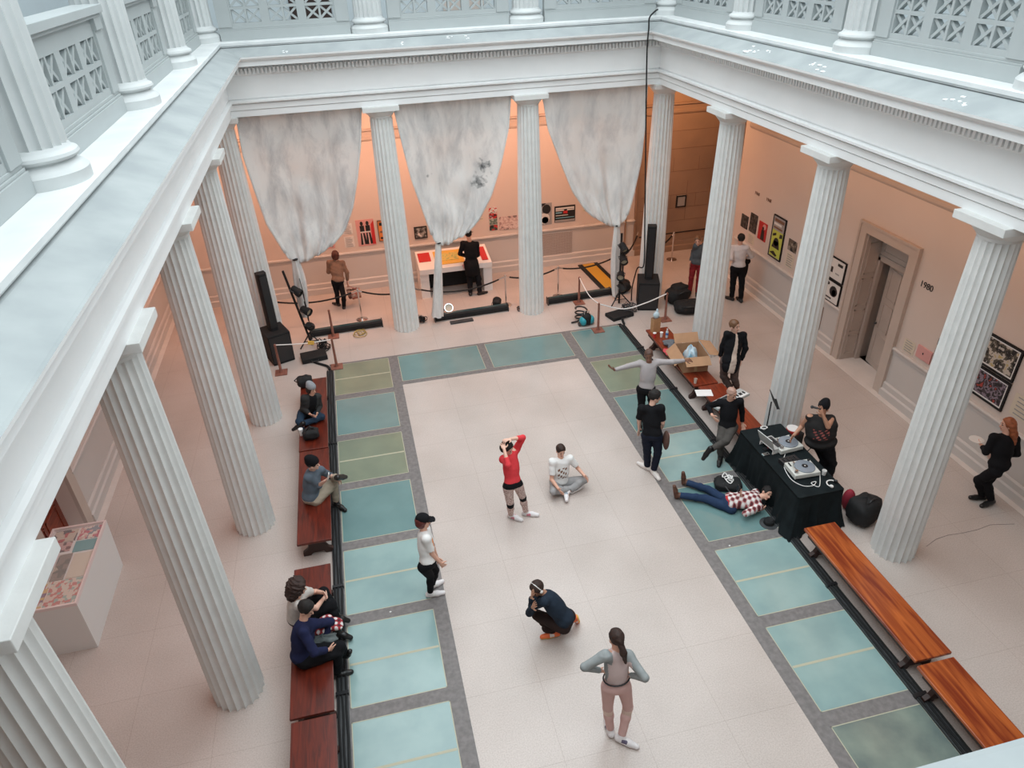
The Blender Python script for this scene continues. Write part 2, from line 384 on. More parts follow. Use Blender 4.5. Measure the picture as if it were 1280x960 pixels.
def ring_side(ci, prof):
    a, c = ci, (ci+1) % 4; vs = []
    for k in (a, c):
        for p, z in prof: x, y = ring_pt(k, p); vs.append((x, y, z))
    n = len(prof)
    return vs, [(k, (k+1) % n, n+(k+1) % n, n+k) for k in range(n)] + [tuple(range(n-1, -1, -1)), tuple(range(n, 2*n))]
for ci, nm in enumerate(('back', 'right', 'front', 'left')):
    b = MB(); full = E_prof + T_prof[1:]
    b.add(*ring_side(ci, full))
    # dentils
    (xa, ya), (xb, yb) = ring_pt(ci, .33), ring_pt(ci, .33 if False else .33)
    A = Vector(ring_pt(ci, .33)); B_ = Vector(ring_pt((ci+1) % 4, .33)); L_ = (B_-A).length; t = (B_-A)/L_; nrm = Vector(((0, -1), (-1, 0), (0, 1), (1, 0))[ci])
    n = int(L_/.078)
    for k in range(n):
        cc = A + t*(k+.5)*L_/n + nrm*.035
        d = (.044, .08, .10) if ci in (0, 2) else (.08, .044, .10)
        b.box((cc.x, cc.y, 6.335), d)
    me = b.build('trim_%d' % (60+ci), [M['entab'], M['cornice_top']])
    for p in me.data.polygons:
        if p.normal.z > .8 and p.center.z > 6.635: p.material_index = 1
    struct(me)
    # marble slab carrying the upper columns
    b = MB(); b.add(*ring_side(ci, [(-.5, 6.775), (.37, 6.775), (.37, 6.80), (.395, 6.805), (.395, 6.855), (.385, 6.86), (-.5, 6.86)])); struct(b.build('trim_%d' % (64+ci), M['slab']))
# paint splashes / patches of chipped plaster on the cornice top
b = MB()
for cx, cy, s_ in ((4.40, -4.6, .10), (4.38, -4.85, .06), (4.42, -5.15, .05), (4.36, -6.75, .09), (4.40, -6.5, .05), (4.40, -9.3, .07), (4.34, -9.5, .04), (-1.1, -.62, .05), (-.1, -.5, .06), (.25, -.55, .05), (-3.4, -.69, .05)):
    for k in range(4):
        n = 7; x = cx+random.uniform(-s_, s_); y = cy+random.uniform(-s_, s_)*1.5; r = s_*random.uniform(.3, .6)
        p = (W2-cx) if abs(cx) > 3.8 else -cy
        p = (W2-x) if abs(cx) > 3.8 else -y
        p = min(max(p, .46), .69); x = math.copysign(W2-p, x) if abs(cx) > 3.8 else x; y = y if abs(cx) > 3.8 else -p; z = 6.765-(p-.40)/.34*.123
        b.prism([(r*math.cos(a*2*PI/n)*random.uniform(.6, 1.1), r*math.sin(a*2*PI/n)*random.uniform(.6, 1.1)) for a in range(n)], .012, (x, y, z-.004))
struct(b.build('trim_70', mat('bare_white_plaster', (.95, .95, .94), .6)))
# ambulatory ceiling / gallery floor
for nm, a, c in (('ceiling', (XL-.3, .27, 5.6), (9.7, YB+.25, 6.85)), ('ceiling.001', (W2+.27, YF-3.4, 5.6), (XR+.35, .27, 6.85)), ('ceiling.002', (XL-.35, YF-3.4, 5.6), (-W2-.27, .27, 6.85)), ('ceiling.003', (-W2-.27, YF-3.4, 5.6), (W2+.27, YF-.27, 6.85))):
    solid(nm, a, c, M['ceiling'])
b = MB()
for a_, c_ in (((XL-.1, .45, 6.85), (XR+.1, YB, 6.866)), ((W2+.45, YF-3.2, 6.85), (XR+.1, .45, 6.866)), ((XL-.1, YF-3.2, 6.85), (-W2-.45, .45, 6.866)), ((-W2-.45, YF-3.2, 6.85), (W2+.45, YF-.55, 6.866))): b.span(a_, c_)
struct(b.build('floor_upper', mat('shaded_gallery_floor', (.30, .32, .325), .6, noise=.15, nscale=3)))  # added thin slab, its darker grey stands in for shade in the gallery
# upper gallery walls, openings, and roof ring around the skylight
solid('wall_upper_back', (XL-.3, YB, 6.85), (XR+.3, YB+.2, 10.9), M['wall_up'])
solid('wall_upper_right', (XR, YF-3.4, 6.85), (XR+.2, YB, 10.9), M['wall_up'])
solid('wall_upper_left', (XL-.2, YF-3.4, 6.85), (XL, YB, 10.9), M['wall_up'])
solid('wall_upper_front', (XL-.3, YF-3.4, 6.85), (XR+.3, YF-3.2, 10.9), M['wall_up'])
RZ = 10.9
b = MB()
for ci in range(4): b.add(*ring_side(ci, [(-.2, 10.3), (.2, 10.3), (.22, 10.6), (.25, 10.7), (-.2, 10.7)]))
struct(b.build('trim_90', M['entab']))
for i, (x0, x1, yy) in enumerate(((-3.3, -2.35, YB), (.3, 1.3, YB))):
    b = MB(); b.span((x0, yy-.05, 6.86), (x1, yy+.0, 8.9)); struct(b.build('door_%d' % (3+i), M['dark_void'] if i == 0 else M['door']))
b = MB(); b.span((XL, -7.6, 7.5), (XL+.06, -6.6, 9.2)); b.span((XL, -4.2, 7.5), (XL+.06, -3.2, 9.2)); struct(b.build('window_30', M['door']))

# ---------------------------------------------------------------- columns
def fluted(b, r0, r1, z0, z1, n=20, cz=.035, rows=10, depth=.038, seg=6):
    prof = []
    for k in range(n*seg):
        a = 2*PI*k/(n*seg); t = (k % seg)/seg
        prof.append((a, 1-depth/.325*math.sin(PI*t)**.8 if t > 0 else 1))
    vs = []; N_ = n*seg
    zs = [z0+(z1-z0)*i/rows for i in range(rows+1)]
    for z in zs:
        t = (z-z0)/(z1-z0); r = r0+(r1-r0)*t + .010*math.sin(PI*t)
        for a, k in prof: vs.append((r*k*math.cos(a), r*k*math.sin(a), z))
    fs = [(i*N_+k, i*N_+(k+1) % N_, (i+1)*N_+(k+1) % N_, (i+1)*N_+k) for i in range(rows) for k in range(N_)]
    fs += [tuple(range(N_-1, -1, -1)), tuple(rows*N_+k for k in range(N_))]
    return b.add(vs, fs)
def low_column():
    root = thing('fluted_column', '', 'column')
    b = MB(); fluted(b, .325, .245, 0, 5.20); b.build('shaft', M['column'], root, smooth=True)
    b = MB(); b.lathe([(.243, 5.19), (.245, 5.21), (.258, 5.215), (.258, 5.235), (.27, 5.24), (.30, 5.27), (.335, 5.31), (.36, 5.35), (.365, 5.36)], 48); b.build('capital', M['column'], root, smooth=True)
    b = MB(); b.span((-.391, -.391, 5.357), (.391, .391, 5.46)); b.build('abacus', M['column'], root, bevel=.006)
    return root
lc = low_column(); first = True
low = []
def lab_low(side, k):
    R_ = {('b', 0): 'tall fluted stone column in the far left corner of the court, behind the left loudspeaker tower',
          ('b', 1): 'tall fluted column of the back row between the first and the second hanging sheet',
          ('b', 2): 'tall fluted column of the back row between the stained second sheet and the cleaner third sheet',
          ('b', 3): 'tall fluted column in the far right corner behind the right loudspeaker tower and black cable',
          ('l', 1): 'tall fluted column of the left row with its foot beside the seated grey beanie person',
          ('l', 2): 'tall fluted column of the left row with its foot beside the bench of the man holding a phone',
          ('l', 3): 'tall fluted column of the left row with its foot beside the couple on the near bench',
          ('l', 4): 'nearest tall fluted column of the left row, cut by the lower left photo corner',
          ('r', 1): 'tall fluted column of the right row behind the cardboard box and man in black jacket',
          ('r', 2): 'tall fluted column of the right row with its foot behind the black draped disc jockey table',
          ('r', 3): 'tall fluted column of the right row with its foot beside the long orange bench'}
    return R_[(side, k)]
spots = [('b', k, -W2+k*BAY, 0) for k in range(4)] + [('l', k, -W2, -k*BY) for k in range(1, 5)] + [('r', k, W2, -k*BY) for k in range(1, 4)]
for side, k, x, y in spots:
    o = lc if first else copy_tree(lc); first = False
    o.location = (x, y, 0); o['label'] = lab_low(side, k); o['group'] = 'ground floor columns around the court'
# upper columns
def up_column():
    root = thing('gallery_column', '', 'column')
    b = MB(); fluted(b, .288, .23, 7.13, 10.3, n=20, rows=4, depth=.035); b.build('shaft', M['column_up'], root, smooth=True)
    b = MB(); b.lathe([(.39, 6.86), (.39, 6.955), (.38, 6.965), (.365, 6.985), (.345, 7.0), (.315, 7.02), (.305, 7.035), (.31, 7.042), (.342, 7.055), (.352, 7.075), (.342, 7.10), (.31, 7.115), (.298, 7.13), (.288, 7.15)], 48)
    b.build('base', M['column_up'], root, smooth=True)
    return root
uc = up_column(); first = True
ul = {('b', 0): 'white upper gallery column in the far left corner above the sheets',
      ('b', 1): 'white upper gallery column of the back side, above the gap between first and second sheet',
      ('b', 2): 'white upper gallery column of the back side, above the gap between second and third sheet',
      ('b', 3): 'white upper gallery column in the far right corner where the black cable starts',
      ('l', 1): 'small far white column base on the left upper gallery next to its corner',
      ('l', 2): 'second column from the far corner on the left upper gallery, fluted white',
      ('l', 3): 'largest fluted upper column at the left photo edge with a wide round base',
      ('r', 1): 'upper right gallery column nearest the far right corner, partly cut by the photo top',
      ('r', 2): 'upper right gallery column standing beside the chipped white paint on the cornice',
      ('r', 3): 'upper right gallery column whose base is cut by the right photo edge'}
for side, k, x, y in spots:
    if (side, k) not in ul: continue
    o = uc if first else copy_tree(uc); first = False
    o.location = (x + (-.035 if side == 'l' else .05 if side == 'r' else 0), y + (.05 if side == 'b' else 0), 0); o['label'] = ul[(side, k)]; o['group'] = 'upper gallery columns'
# balustrade panels, local: x along, front face toward -y (court)
def balustrade():
    root = thing('balustrade', '', 'balustrade'); L_ = BAY-.78
    b = MB(); b.span((-L_/2, -.08, 6.86), (L_/2, .10, 7.04)); b.span((-L_/2, -.065, 7.04), (L_/2, .09, 7.065)); b.span((-L_/2, -.05, 7.065), (L_/2, .08, 7.10)); b.build('base_block', M['panel'], root, bevel=.004)
    b = MB(); gx0, gx1, gz0, gz1 = -.98, .98, 7.17, 7.69; t = (-.04, .06)
    x0, x1 = -L_/2+.26, L_/2-.26
    b.span((x0, t[0], 7.10), (x1, t[1], gz0)); b.span((x0, t[0], gz1), (x1, t[1], 7.86)); b.span((x0, t[0], gz0), (gx0, t[1], gz1)); b.span((gx1, t[0], gz0), (x1, t[1], gz1))
    cw = .27; gap = (1.96-6*cw)/2/1.0
    gw = 2*cw; gp = (1.96-3*gw)/2
    zr = [(gz0, gz0+.235), (gz1-.235, gz1)]
    b.span((gx0, t[0], zr[0][1]), (gx1, t[1], zr[1][0]))
    for g in range(2):
        xs = gx0+gw+g*(gw+gp)
        for q0, q1 in zr: b.span((xs, t[0], q0), (xs+gp, t[1], q1))
    for g in range(3):
        for c in range(2):
            xa = gx0+g*(gw+gp)+c*cw
            for z0_, z1_ in zr:
                if c == 0: b.span((xa+cw-.02, t[0], z0_), (xa+cw+.02, t[1], z1_))
                cx, cz = xa+cw/2, (z0_+z1_)/2; ang = math.atan2(z1_-z0_, cw); ln = math.hypot(z1_-z0_, cw)-.02
                for s_ in (-1, 1):
                    b.box((cx, (t[0]+t[1])/2+.005+s_*.004, cz), (ln, .07, .040), ry=s_*ang)
    b.build('pierced_grille', M['panel'], root)
    b = MB(); b.span((-L_/2, -.10, 7.86), (L_/2, .12, 7.90)); b.span((-L_/2, -.14, 7.90), (L_/2, .16, 7.98)); b.build('top_rail', M['panel'], root, bevel=.005)
    for s_ in (-1, 1):
        b = MB(); a, c = sorted((s_*L_/2, s_*(L_/2-.26))); b.span((a, -.065, 7.10), (c, .08, 7.80)); b.span((a-.005, -.09, 7.74), (c+.005, .09, 7.86)); b.build('pilaster', M['panel'], root, bevel=.004)
    return root
bl = balustrade(); first = True
bb = [('back balustrade section over the first, leftmost sheet with a dark doorway behind its grille', -BAY, .0, 0),
      ('back balustrade section over the stained middle sheet', 0, .0, 0),
      ('back balustrade section over the third sheet next to the black cable', BAY, .0, 0),
      ('left balustrade section next to the far left corner, mostly hidden by columns', -W2-.04, -.5*BY, 1),
      ('left balustrade section second from the far corner with pierced crosses', -W2-.04, -1.5*BY, 1),
      ('left balustrade section with the large pierced cross grille beside the big column', -W2-.04, -2.5*BY, 1),
      ('left balustrade section cut by the left photo edge below the largest upper column', -W2-.04, -3.5*BY, 1),
      ('right balustrade section next to the far right corner', W2-.0, -.5*BY, -1),
      ('right balustrade section second from the corner, between the two fully seen columns', W2-.0, -1.5*BY, -1),
      ('right balustrade section with the large pierced cross grille at the upper right', W2-.0, -2.5*BY, -1),
      ('front balustrade section right in front of the viewer, not in view', -BAY, YF-.12, 2)]
for lab, x, y, sd in bb[:10]:
    o = bl if first else copy_tree(bl); first = False
    o['label'] = lab; o['group'] = 'upper gallery balustrade sections'; o.location = (x, y, 0); o.rotation_euler = (0, 0, {0: 0, 1: PI/2, -1: -PI/2}[sd])

# ================================================================ hanging sheets
def sheet_mat(name, dirt, spots=()):
    m, N, L, b = nodes(name); b.inputs['Roughness'].default_value = .75
    b.inputs['Sheen Weight'].default_value = .2
    tc = N.new('ShaderNodeTexCoord'); mp = N.new('ShaderNodeMapping'); mp.inputs['Scale'].default_value = (1.5, 1, .5); mp.inputs['Rotation'].default_value = (0, .5, 0)
    L.new(tc.outputs['Object'], mp.inputs['Vector'])
    n = N.new('ShaderNodeTexNoise'); n.inputs['Scale'].default_value = 1.7; n.inputs['Detail'].default_value = 9; n.inputs['Roughness'].default_value = .68; n.inputs['Distortion'].default_value = .35
    L.new(mp.outputs['Vector'], n.inputs['Vector'])
    r = N.new('ShaderNodeValToRGB'); e = r.color_ramp.elements
    e[0].position = .32; e[0].color = (.74-.42*dirt, .73-.42*dirt, .72-.40*dirt, 1); e[1].position = .56; e[1].color = (.90, .885, .86, 1)
    L.new(n.outputs['Fac'], r.inputs['Fac']); last = r.outputs['Color']
    for (x, z, rad) in spots:
        vm = N.new('ShaderNodeVectorMath'); vm.operation = 'DISTANCE'; vm.inputs[1].default_value = (x, -.05, z)
        n2 = N.new('ShaderNodeTexNoise'); n2.inputs['Scale'].default_value = 9; n2.inputs['Detail'].default_value = 6; L.new(tc.outputs['Object'], n2.inputs['Vector'])
        L.new(tc.outputs['Object'], vm.inputs[0])
        ad = N.new('ShaderNodeMath'); ad.operation = 'MULTIPLY_ADD'; ad.inputs[1].default_value = rad*2.6; ad.inputs[2].default_value = -rad*1.3; L.new(n2.outputs['Fac'], ad.inputs[0])
        sm = N.new('ShaderNodeMath'); sm.operation = 'ADD'; L.new(vm.outputs['Value'], sm.inputs[0]); L.new(ad.outputs[0], sm.inputs[1])
        mr = N.new('ShaderNodeMapRange'); mr.inputs['From Min'].default_value = rad*.15; mr.inputs['From Max'].default_value = rad; mr.inputs['To Min'].default_value = 1; mr.inputs['To Max'].default_value = 0
        L.new(sm.outputs[0], mr.inputs['Value'])
        mx = N.new('ShaderNodeMix'); mx.data_type = 'RGBA'; mx.inputs[7].default_value = (.05, .05, .055, 1)
        L.new(mr.outputs[0], mx.inputs[0]); L.new(last, mx.inputs[6]); last = mx.outputs[2]
    L.new(last, b.inputs['Base Color'])
    tr = N.new('ShaderNodeBsdfTranslucent'); L.new(last, tr.inputs['Color']); ms = N.new('ShaderNodeMixShader'); ms.inputs[0].default_value = .22
    out = N['Material Output']; L.new(b.outputs[0], ms.inputs[1]); L.new(tr.outputs[0], ms.inputs[2]); L.new(ms.outputs[0], out.inputs['Surface'])
    return m
def polyat(pl, t):
    ds = [0]
    for a, b in zip(pl, pl[1:]): ds.append(ds[-1]+math.hypot(b[0]-a[0], b[1]-a[1]))
    d = t*ds[-1]
    for i in range(len(pl)-1):
        if d <= ds[i+1] or i == len(pl)-2:
            k = (d-ds[i])/(ds[i+1]-ds[i]); return (pl[i][0]+(pl[i+1][0]-pl[i][0])*k, pl[i][1]+(pl[i+1][1]-pl[i][1])*k)
def grid_mesh(name, P, m, parent=None, thick=.006):
    nr, nc = len(P), len(P[0]); vs = [p for r in P for p in r]
    fs = [(i*nc+j, i*nc+j+1, (i+1)*nc+j+1, (i+1)*nc+j) for i in range(nr-1) for j in range(nc-1)]
    me = bpy.data.meshes.new(name); me.from_pydata(vs, [], fs); me.materials.append(m); me.polygons.foreach_set('use_smooth', [True]*len(fs)); me.update()
    o = bpy.data.objects.new(name, me); C.objects.link(o)
    if parent: o.parent = parent
    if thick: s_ = o.modifiers.new('thick', 'SOLIDIFY'); s_.thickness = thick
    return o
def sheet(name, label, left, right, tail, m, seed, bulge, skew=.6):
    rnd = random.Random(seed); ph = [rnd.uniform(0, 6.28) for _ in range(8)]
    t0 = thing(name, label, 'hanging sheet', group='painted sheets tied up between the back columns')
    nr, nc = 44, 72; P = []
    for i in range(nr+1):
        t = i/nr; (xl, zl), (xr, zr) = polyat(left, t), polyat(right, t); row = []
        for j in range(nc+1):
            u = j/nc; x = xl+(xr-xl)*u; z = zl+(zr-zl)*u - .10*math.sin(PI*u)*(1 if t > .02 else 0)*min(1, t*6)*(1-t)
            uu_ = u**skew if skew < 1 else 1-(1-u)**(1/skew); z -= .30*math.sin(PI*uu_)**.8*max(0, (t-.45)/.55)**1.8
            k = .2+.8*t
            d = math.sin(PI*u)
            f = (.045*math.sin(u*17+ph[0]+2.5*t)+.028*math.sin(u*31+ph[1]-3*t)+.02*math.sin(u*9+t*9+ph[2]))*k*(d**.5)
            f += .03*math.sin(z*7+u*8+ph[3])*t*d + .03*math.sin(u*46+ph[6])*max(0, t-.5)*2*d + .025*math.sin((u*14-t*10)+ph[7])*d*t
            y = -.05 + bulge*d*math.sin(PI*min(1, t*1.0))*.9 + f
            if u < .07: y -= .05*(1-u/.07)*(.3+t); 
            if u > .93: y -= .05*(1-(1-u)/.07)*(.3+t)
            row.append((x, y, z))
        P.append(row)
    grid_mesh('cloth', P, m, t0)
    # rolled selvedges
    for pl in (left, right):
        b = MB(); b.tube([(polyat(pl, i/24)[0], -.09, polyat(pl, i/24)[1]) for i in range(25)], [.018+.02*(i/24) for i in range(25)], 8); b.build('rolled_edge', m, t0, smooth='all')
    # gathered tail below the tie
    P = []
    for i in range(19):
        t = i/18; x, z, wd = tail(t); row = []
        for j in range(33):
            a = 2*PI*j/32; r = wd*(1+.28*math.sin(a*5+ph[4]+t*2)+.15*math.sin(a*9+ph[5]))
            row.append((x+r*math.cos(a), -.05+r*.55*math.sin(a), z+.02*math.sin(a*4+ph[6])))
        P.append(row)
    grid_mesh('gathered_tail', P, m, t0, thick=0)
    b = MB(); x, z, wd = tail(0); b.lathe([(wd*.95, -.015), (wd*1.1, -.008), (wd*1.1, .008), (wd*.95, .015)], 16, (x, -.05, z)); b.build('tie', M['black'], t0)
    return t0
M['sheet1'] = sheet_mat('dirty_white_cotton', .34, [])
M['sheet2'] = sheet_mat('stained_white_cotton', .26, [(.57, 3.91, .20), (-.69, 3.80, .12), (.42, 3.55, .22), (.25, 4.6, .08)])
M['sheet3'] = sheet_mat('white_cotton', .14)
s1l = [(-4.64, 5.45), (-4.67, 4.63), (-4.59, 3.84), (-4.49, 3.09), (-4.32, 2.62), (-4.24, 2.38)]
s1r = [(-2.06, 5.45), (-2.19, 4.66), (-2.36, 3.97), (-2.58, 3.26), (-2.84, 2.76), (-3.2, 2.42)]
s2l = [(-1.37, 5.45), (-1.26, 4.58), (-1.13, 3.76), (-.93, 2.98), (-.84, 2.62), (-.80, 2.42)]
s2r = [(1.25, 5.45), (1.17, 4.73), (.95, 3.93), (.68, 3.21), (.34, 2.66), (.06, 2.38)]
s3l = [(1.98, 5.45), (2.12, 4.65), (2.42, 3.89), (2.74, 3.12), (3.08, 2.62), (3.32, 2.40)]
s3r = [(4.5, 5.45), (4.51, 4.63), (4.46, 3.7), (4.3, 2.82), (4.22, 2.50), (4.18, 2.36)]
sheet('hanging_sheet', 'leftmost of the three hanging sheets, dirty white all over, tied beside the lamp pole', s1l, s1r, lambda t: (-4.06+.02*math.sin(t*5), 2.18-1.5*t, .06+.05*math.sin(PI*min(1, t*1.1))+.02*t), M['sheet1'], 1, .30)
sheet('hanging_sheet', 'middle hanging sheet with black paint blots above the display case', s2l, s2r, lambda t: (-.66-.2*t, 2.18-1.98*t, .055+.075*t), M['sheet2'], 2, .26)
sheet('hanging_sheet', 'rightmost hanging sheet, the cleanest, tied above the lamp pole', s3l, s3r, lambda t: (3.93+.06*t, 2.10-2.0*t, .06+.05*math.sin(PI*t)), M['sheet3'], 3, .28, 1.6)

# ================================================================ things on the walls
IMG = {}
def picmat(name, cols, scale=9, seed=0, kind='noise'):
    m, N, L, b = nodes(name); b.inputs['Roughness'].default_value = .5
    tc = N.new('ShaderNodeTexCoord'); mp = N.new('ShaderNodeMapping'); mp.inputs['Location'].default_value = (seed*1.7, seed*2.3, seed*.9); L.new(tc.outputs['Object'], mp.inputs['Vector'])
    if kind == 'vor':
        n = N.new('ShaderNodeTexVoronoi'); n.distance = 'CHEBYCHEV'; n.inputs['Scale'].default_value = scale; L.new(mp.outputs['Vector'], n.inputs['Vector'])
        sp_ = N.new('ShaderNodeSeparateColor'); L.new(n.outputs['Color'], sp_.inputs[0]); src = sp_.outputs[0]
    else:
        n = N.new('ShaderNodeTexNoise'); n.inputs['Scale'].default_value = scale; n.inputs['Detail'].default_value = 4; L.new(mp.outputs['Vector'], n.inputs['Vector'])
        mr = N.new('ShaderNodeMapRange'); mr.inputs['From Min'].default_value = .3; mr.inputs['From Max'].default_value = .7; L.new(n.outputs['Fac'], mr.inputs['Value']); src = mr.outputs[0]
    r = N.new('ShaderNodeValToRGB'); r.color_ramp.interpolation = 'CONSTANT'; e = r.color_ramp.elements
    for i, c in enumerate(cols):
        el = e[i] if i < 2 else e.new(0); 
    pos = sorted(range(len(cols)))
    for i, el in enumerate(sorted(r.color_ramp.elements, key=lambda q_: q_.position)):
        pass
    els = list(r.color_ramp.elements)
    for i, c in enumerate(cols): r.color_ramp.elements[i].position = min(.999, i/len(cols)+1e-4*i); r.color_ramp.elements[i].color = (*c, 1)
    L.new(src, r.inputs['Fac']); L.new(r.outputs['Color'], b.inputs['Base Color']); return m
BK = (.015, .015, .017); WT = (.75, .73, .70); GR = (.3, .3, .3); RD = (.55, .03, .03)
# wall piece: on back wall (axis 'y') or right wall (axis 'x'); u,v local plane coords from its centre
def wallpiece(name, label, cat, wall, u0, u1, z0, z1, frame=None, face=None, th=.02, deco=None, group=None, fw=.025):
    uc, zc = (u0+u1)/2, (z0+z1)/2; w_, h_ = abs(u1-u0), z1-z0
    if wall == 'b': loc, rz = (uc, YB-.001, zc), 0
    elif wall == 'bb': loc, rz = (uc, YB-.021, zc), 0
    else: loc, rz = (XR-.001, uc, zc), -PI/2
    o = thing(name, label, cat, loc, rz, group)
    b = MB(); b.span((-w_/2, -th, -h_/2), (w_/2, 0, h_/2)); b.build('backing' if frame else 'sheet', face if not frame else M['paper'], o)
    if frame:
        b = MB(); f = fw
        for a in (((-w_/2, -th-.015, -h_/2), (-w_/2+f, 0, h_/2)), ((w_/2-f, -th-.015, -h_/2), (w_/2, 0, h_/2)), ((-w_/2+f, -th-.015, -h_/2), (w_/2-f, 0, -h_/2+f)), ((-w_/2+f, -th-.015, h_/2-f), (w_/2-f, 0, h_/2))): b.span(*a)
        b.build('frame', frame, o)
        b = MB(); mgn = deco.get('mat', .0) if deco else 0
        b.span((-w_/2+f+mgn, -th-.004, -h_/2+f+mgn), (w_/2-f-mgn, -th+.002, h_/2-f-mgn)); b.build('picture', face, o)
    if deco:
        for k, (x0, a0, x1, a1, mm) in enumerate(deco.get('rects', [])):
            b = MB(); b.span((x0*w_, -th-.008, a0*h_), (x1*w_, -th-.003, a1*h_)); b.build('printed_block', mm, o)
        for fn in deco.get('fns', []): fn(o, w_, h_, th)
    return o
def flat_poly(polys, m, name='printed_figure'):
    def fn(o, w_, h_, th):
        b = MB()
        for poly in polys:
            n = len(poly); vs = [(x*w_, -th-.006, z*h_) for x, z in poly] + [(x*w_, -th-.001, z*h_) for x, z in poly]
            b.add(vs, [tuple(range(n)), tuple(range(2*n-1, n-1, -1))] + [(k, (k+1) % n, n+(k+1) % n, n+k) for k in range(n)])
        b.build(name, m, o)
    return fn
def ell(cx, cz, rx, rz, n=12): return [(cx+rx*math.cos(2*PI*k/n), cz+rz*math.sin(2*PI*k/n)) for k in range(n)]
P_ = {k: mat('print_'+k, c, .5) for k, c in dict(black=BK, white=WT, red=RD, orange=(.75, .25, .06), pink=(.7, .35, .33), green=(.55, .62, .10), grey=(.35, .34, .34), cyan=(.2, .42, .5), teal=(.08, .34, .36), cream=(.7, .62, .5), yellow=(.75, .45, .08), brown=(.2, .1, .06)).items()}
def textlines(rows, wd=.7, m=None):
    rc = []
    for k in range(rows):
        z = .38-k*.76/max(1, rows-1); rc.append((-wd/2, z-.02, wd/2*(1 if k % 3 else .6), z+.02, m or P_['grey']))
    return {'rects': rc}
bp = MB()
wallpiece('text_panel', 'pale pink text sheet half hidden by the left hanging sheet', 'wall text', 'b', -3.45, -3.2, 1.3, 1.65, face=P_['pink'], th=.008, deco=textlines(5))
wallpiece('framed_print', 'small reddish print beside the left hanging sheet edge', 'picture', 'b', -3.22, -3.06, 1.55, 1.86, face=picmat('pm_a', [(.6, .3, .25), RD, (.7, .5, .45)], 12, 1), th=.01)
wallpiece('text_panel', 'upper of the two pale lavender text sheets left of the dancers poster', 'wall text', 'b', -2.93, -2.66, 1.65, 1.95, face=P_['white'], th=.008, deco=textlines(6))
wallpiece('text_panel', 'lower of the two pale lavender text sheets, left of the dancers poster', 'wall text', 'b', -2.93, -2.66, 1.27, 1.58, face=P_['white'], th=.008, deco=textlines(6))
def dancers(o, w_, h_, th):
    P = []
    for cx, s_ in ((-.18, -1), (.14, 1)):
        P += [ell(cx, .36, .085, .08), [(cx-.12, .28), (cx+.12, .28), (cx+.13, .04), (cx-.12, .04)], [(cx-.11, .0), (cx-.02, .0), (cx-.04, -.44), (cx-.16, -.44)], [(cx+.02, .0), (cx+.11, .0), (cx+.2, -.42), (cx+.06, -.44)]]
    flat_poly(P, P_['black'])(o, w_, h_, th)
    flat_poly([[(-.3, .02), (.26, .02), (.26, .06), (-.3, .06)], [(-.2, -.4), (-.17, -.4), (-.19, 0), (-.22, 0)], [(.12, -.4), (.15, -.4), (.12, 0), (.1, 0)]], P_['white'], 'printed_highlight')(o, w_, h_, th+.001)
    flat_poly([[(.3, -.45), (.49, -.45), (.49, .45), (.32, .3)]], P_['red'], 'printed_shadow')(o, w_, h_, th)
wallpiece('poster', 'large poster of two figures in black jackets and striped trousers on pink', 'poster', 'b', -2.56, -2.07, 1.26, 2.01, face=P_['pink'], th=.01, deco={'fns': [dancers]})
wallpiece('poster', 'narrow orange poster partly hidden by the first inner column', 'poster', 'b', -1.98, -1.72, 1.35, 1.94, frame=P_['brown'], face=P_['orange'], deco={'rects': [(-.3, .25, .3, .4, P_['black']), (-.3, -.1, .3, .0, P_['brown']), (-.3, -.4, .3, -.3, P_['black'])]}, fw=.02)
wallpiece('framed_photo', 'small black framed dark photo between the first column and middle sheet', 'picture', 'b', -.99, -.63, 1.3, 1.64, frame=M['black'], face=picmat('pm_b', [BK, (.08, .08, .08), (.3, .3, .28), WT], 9, 3))
wallpiece('wall_text', 'faint title lines on the back wall right of the middle sheet', 'wall text', 'b', .62, 1.0, 1.62, 1.75, face=P_['cream'], th=.005, deco={'rects': [(-.4, .15, .3, .35, P_['grey']), (-.45, -.2, .45, -.1, P_['grey'])]})
for k, (lab, c) in enumerate((('topmost of four small photos in a column left of the second inner column', [RD, WT, BK]), ('second from top of four small stacked photos on the back wall', [WT, RD, BK, (.4, .3, .3)]), ('third from top of four small stacked photos, greenish grey', [(.45, .5, .45), (.1, .15, .12), (.3, .35, .3)]), ('lowest of four small stacked photos, dark with a red patch', [BK, (.06, .1, .08), RD]))):
    z1 = 1.97-k*.175; wallpiece('small_photo', lab, 'picture', 'b', 1.17, 1.40, z1-.155, z1, face=picmat('pm_s%d' % k, c, 14, k+5), th=.01, group='stacked small photos on the back wall')
wallpiece('photo_print', 'wide pinkish photo print just left of the second inner column', 'picture', 'b', 1.46, 2.02, 1.27, 1.66, face=picmat('pm_c', [(.25, .18, .17), (.6, .42, .38), (.75, .6, .55), (.45, .28, .26)], 8, 9), th=.01)
wallpiece('photo_print', 'black and white portrait print right of the second inner column', 'picture', 'b', 2.62, 3.02, 1.28, 1.92, face=P_['grey'], th=.01, deco={'fns': [flat_poly([ell(.1, .22, .32, .22), [(-.5, .25), (0, .45), (.05, .5), (-.5, .5)]], P_['black']), flat_poly([ell(-.05, -.2, .38, .26)], P_['white'], 'printed_highlight'), flat_poly([ell(0, -.28, .26, .16)], P_['grey'], 'printed_shade')]})
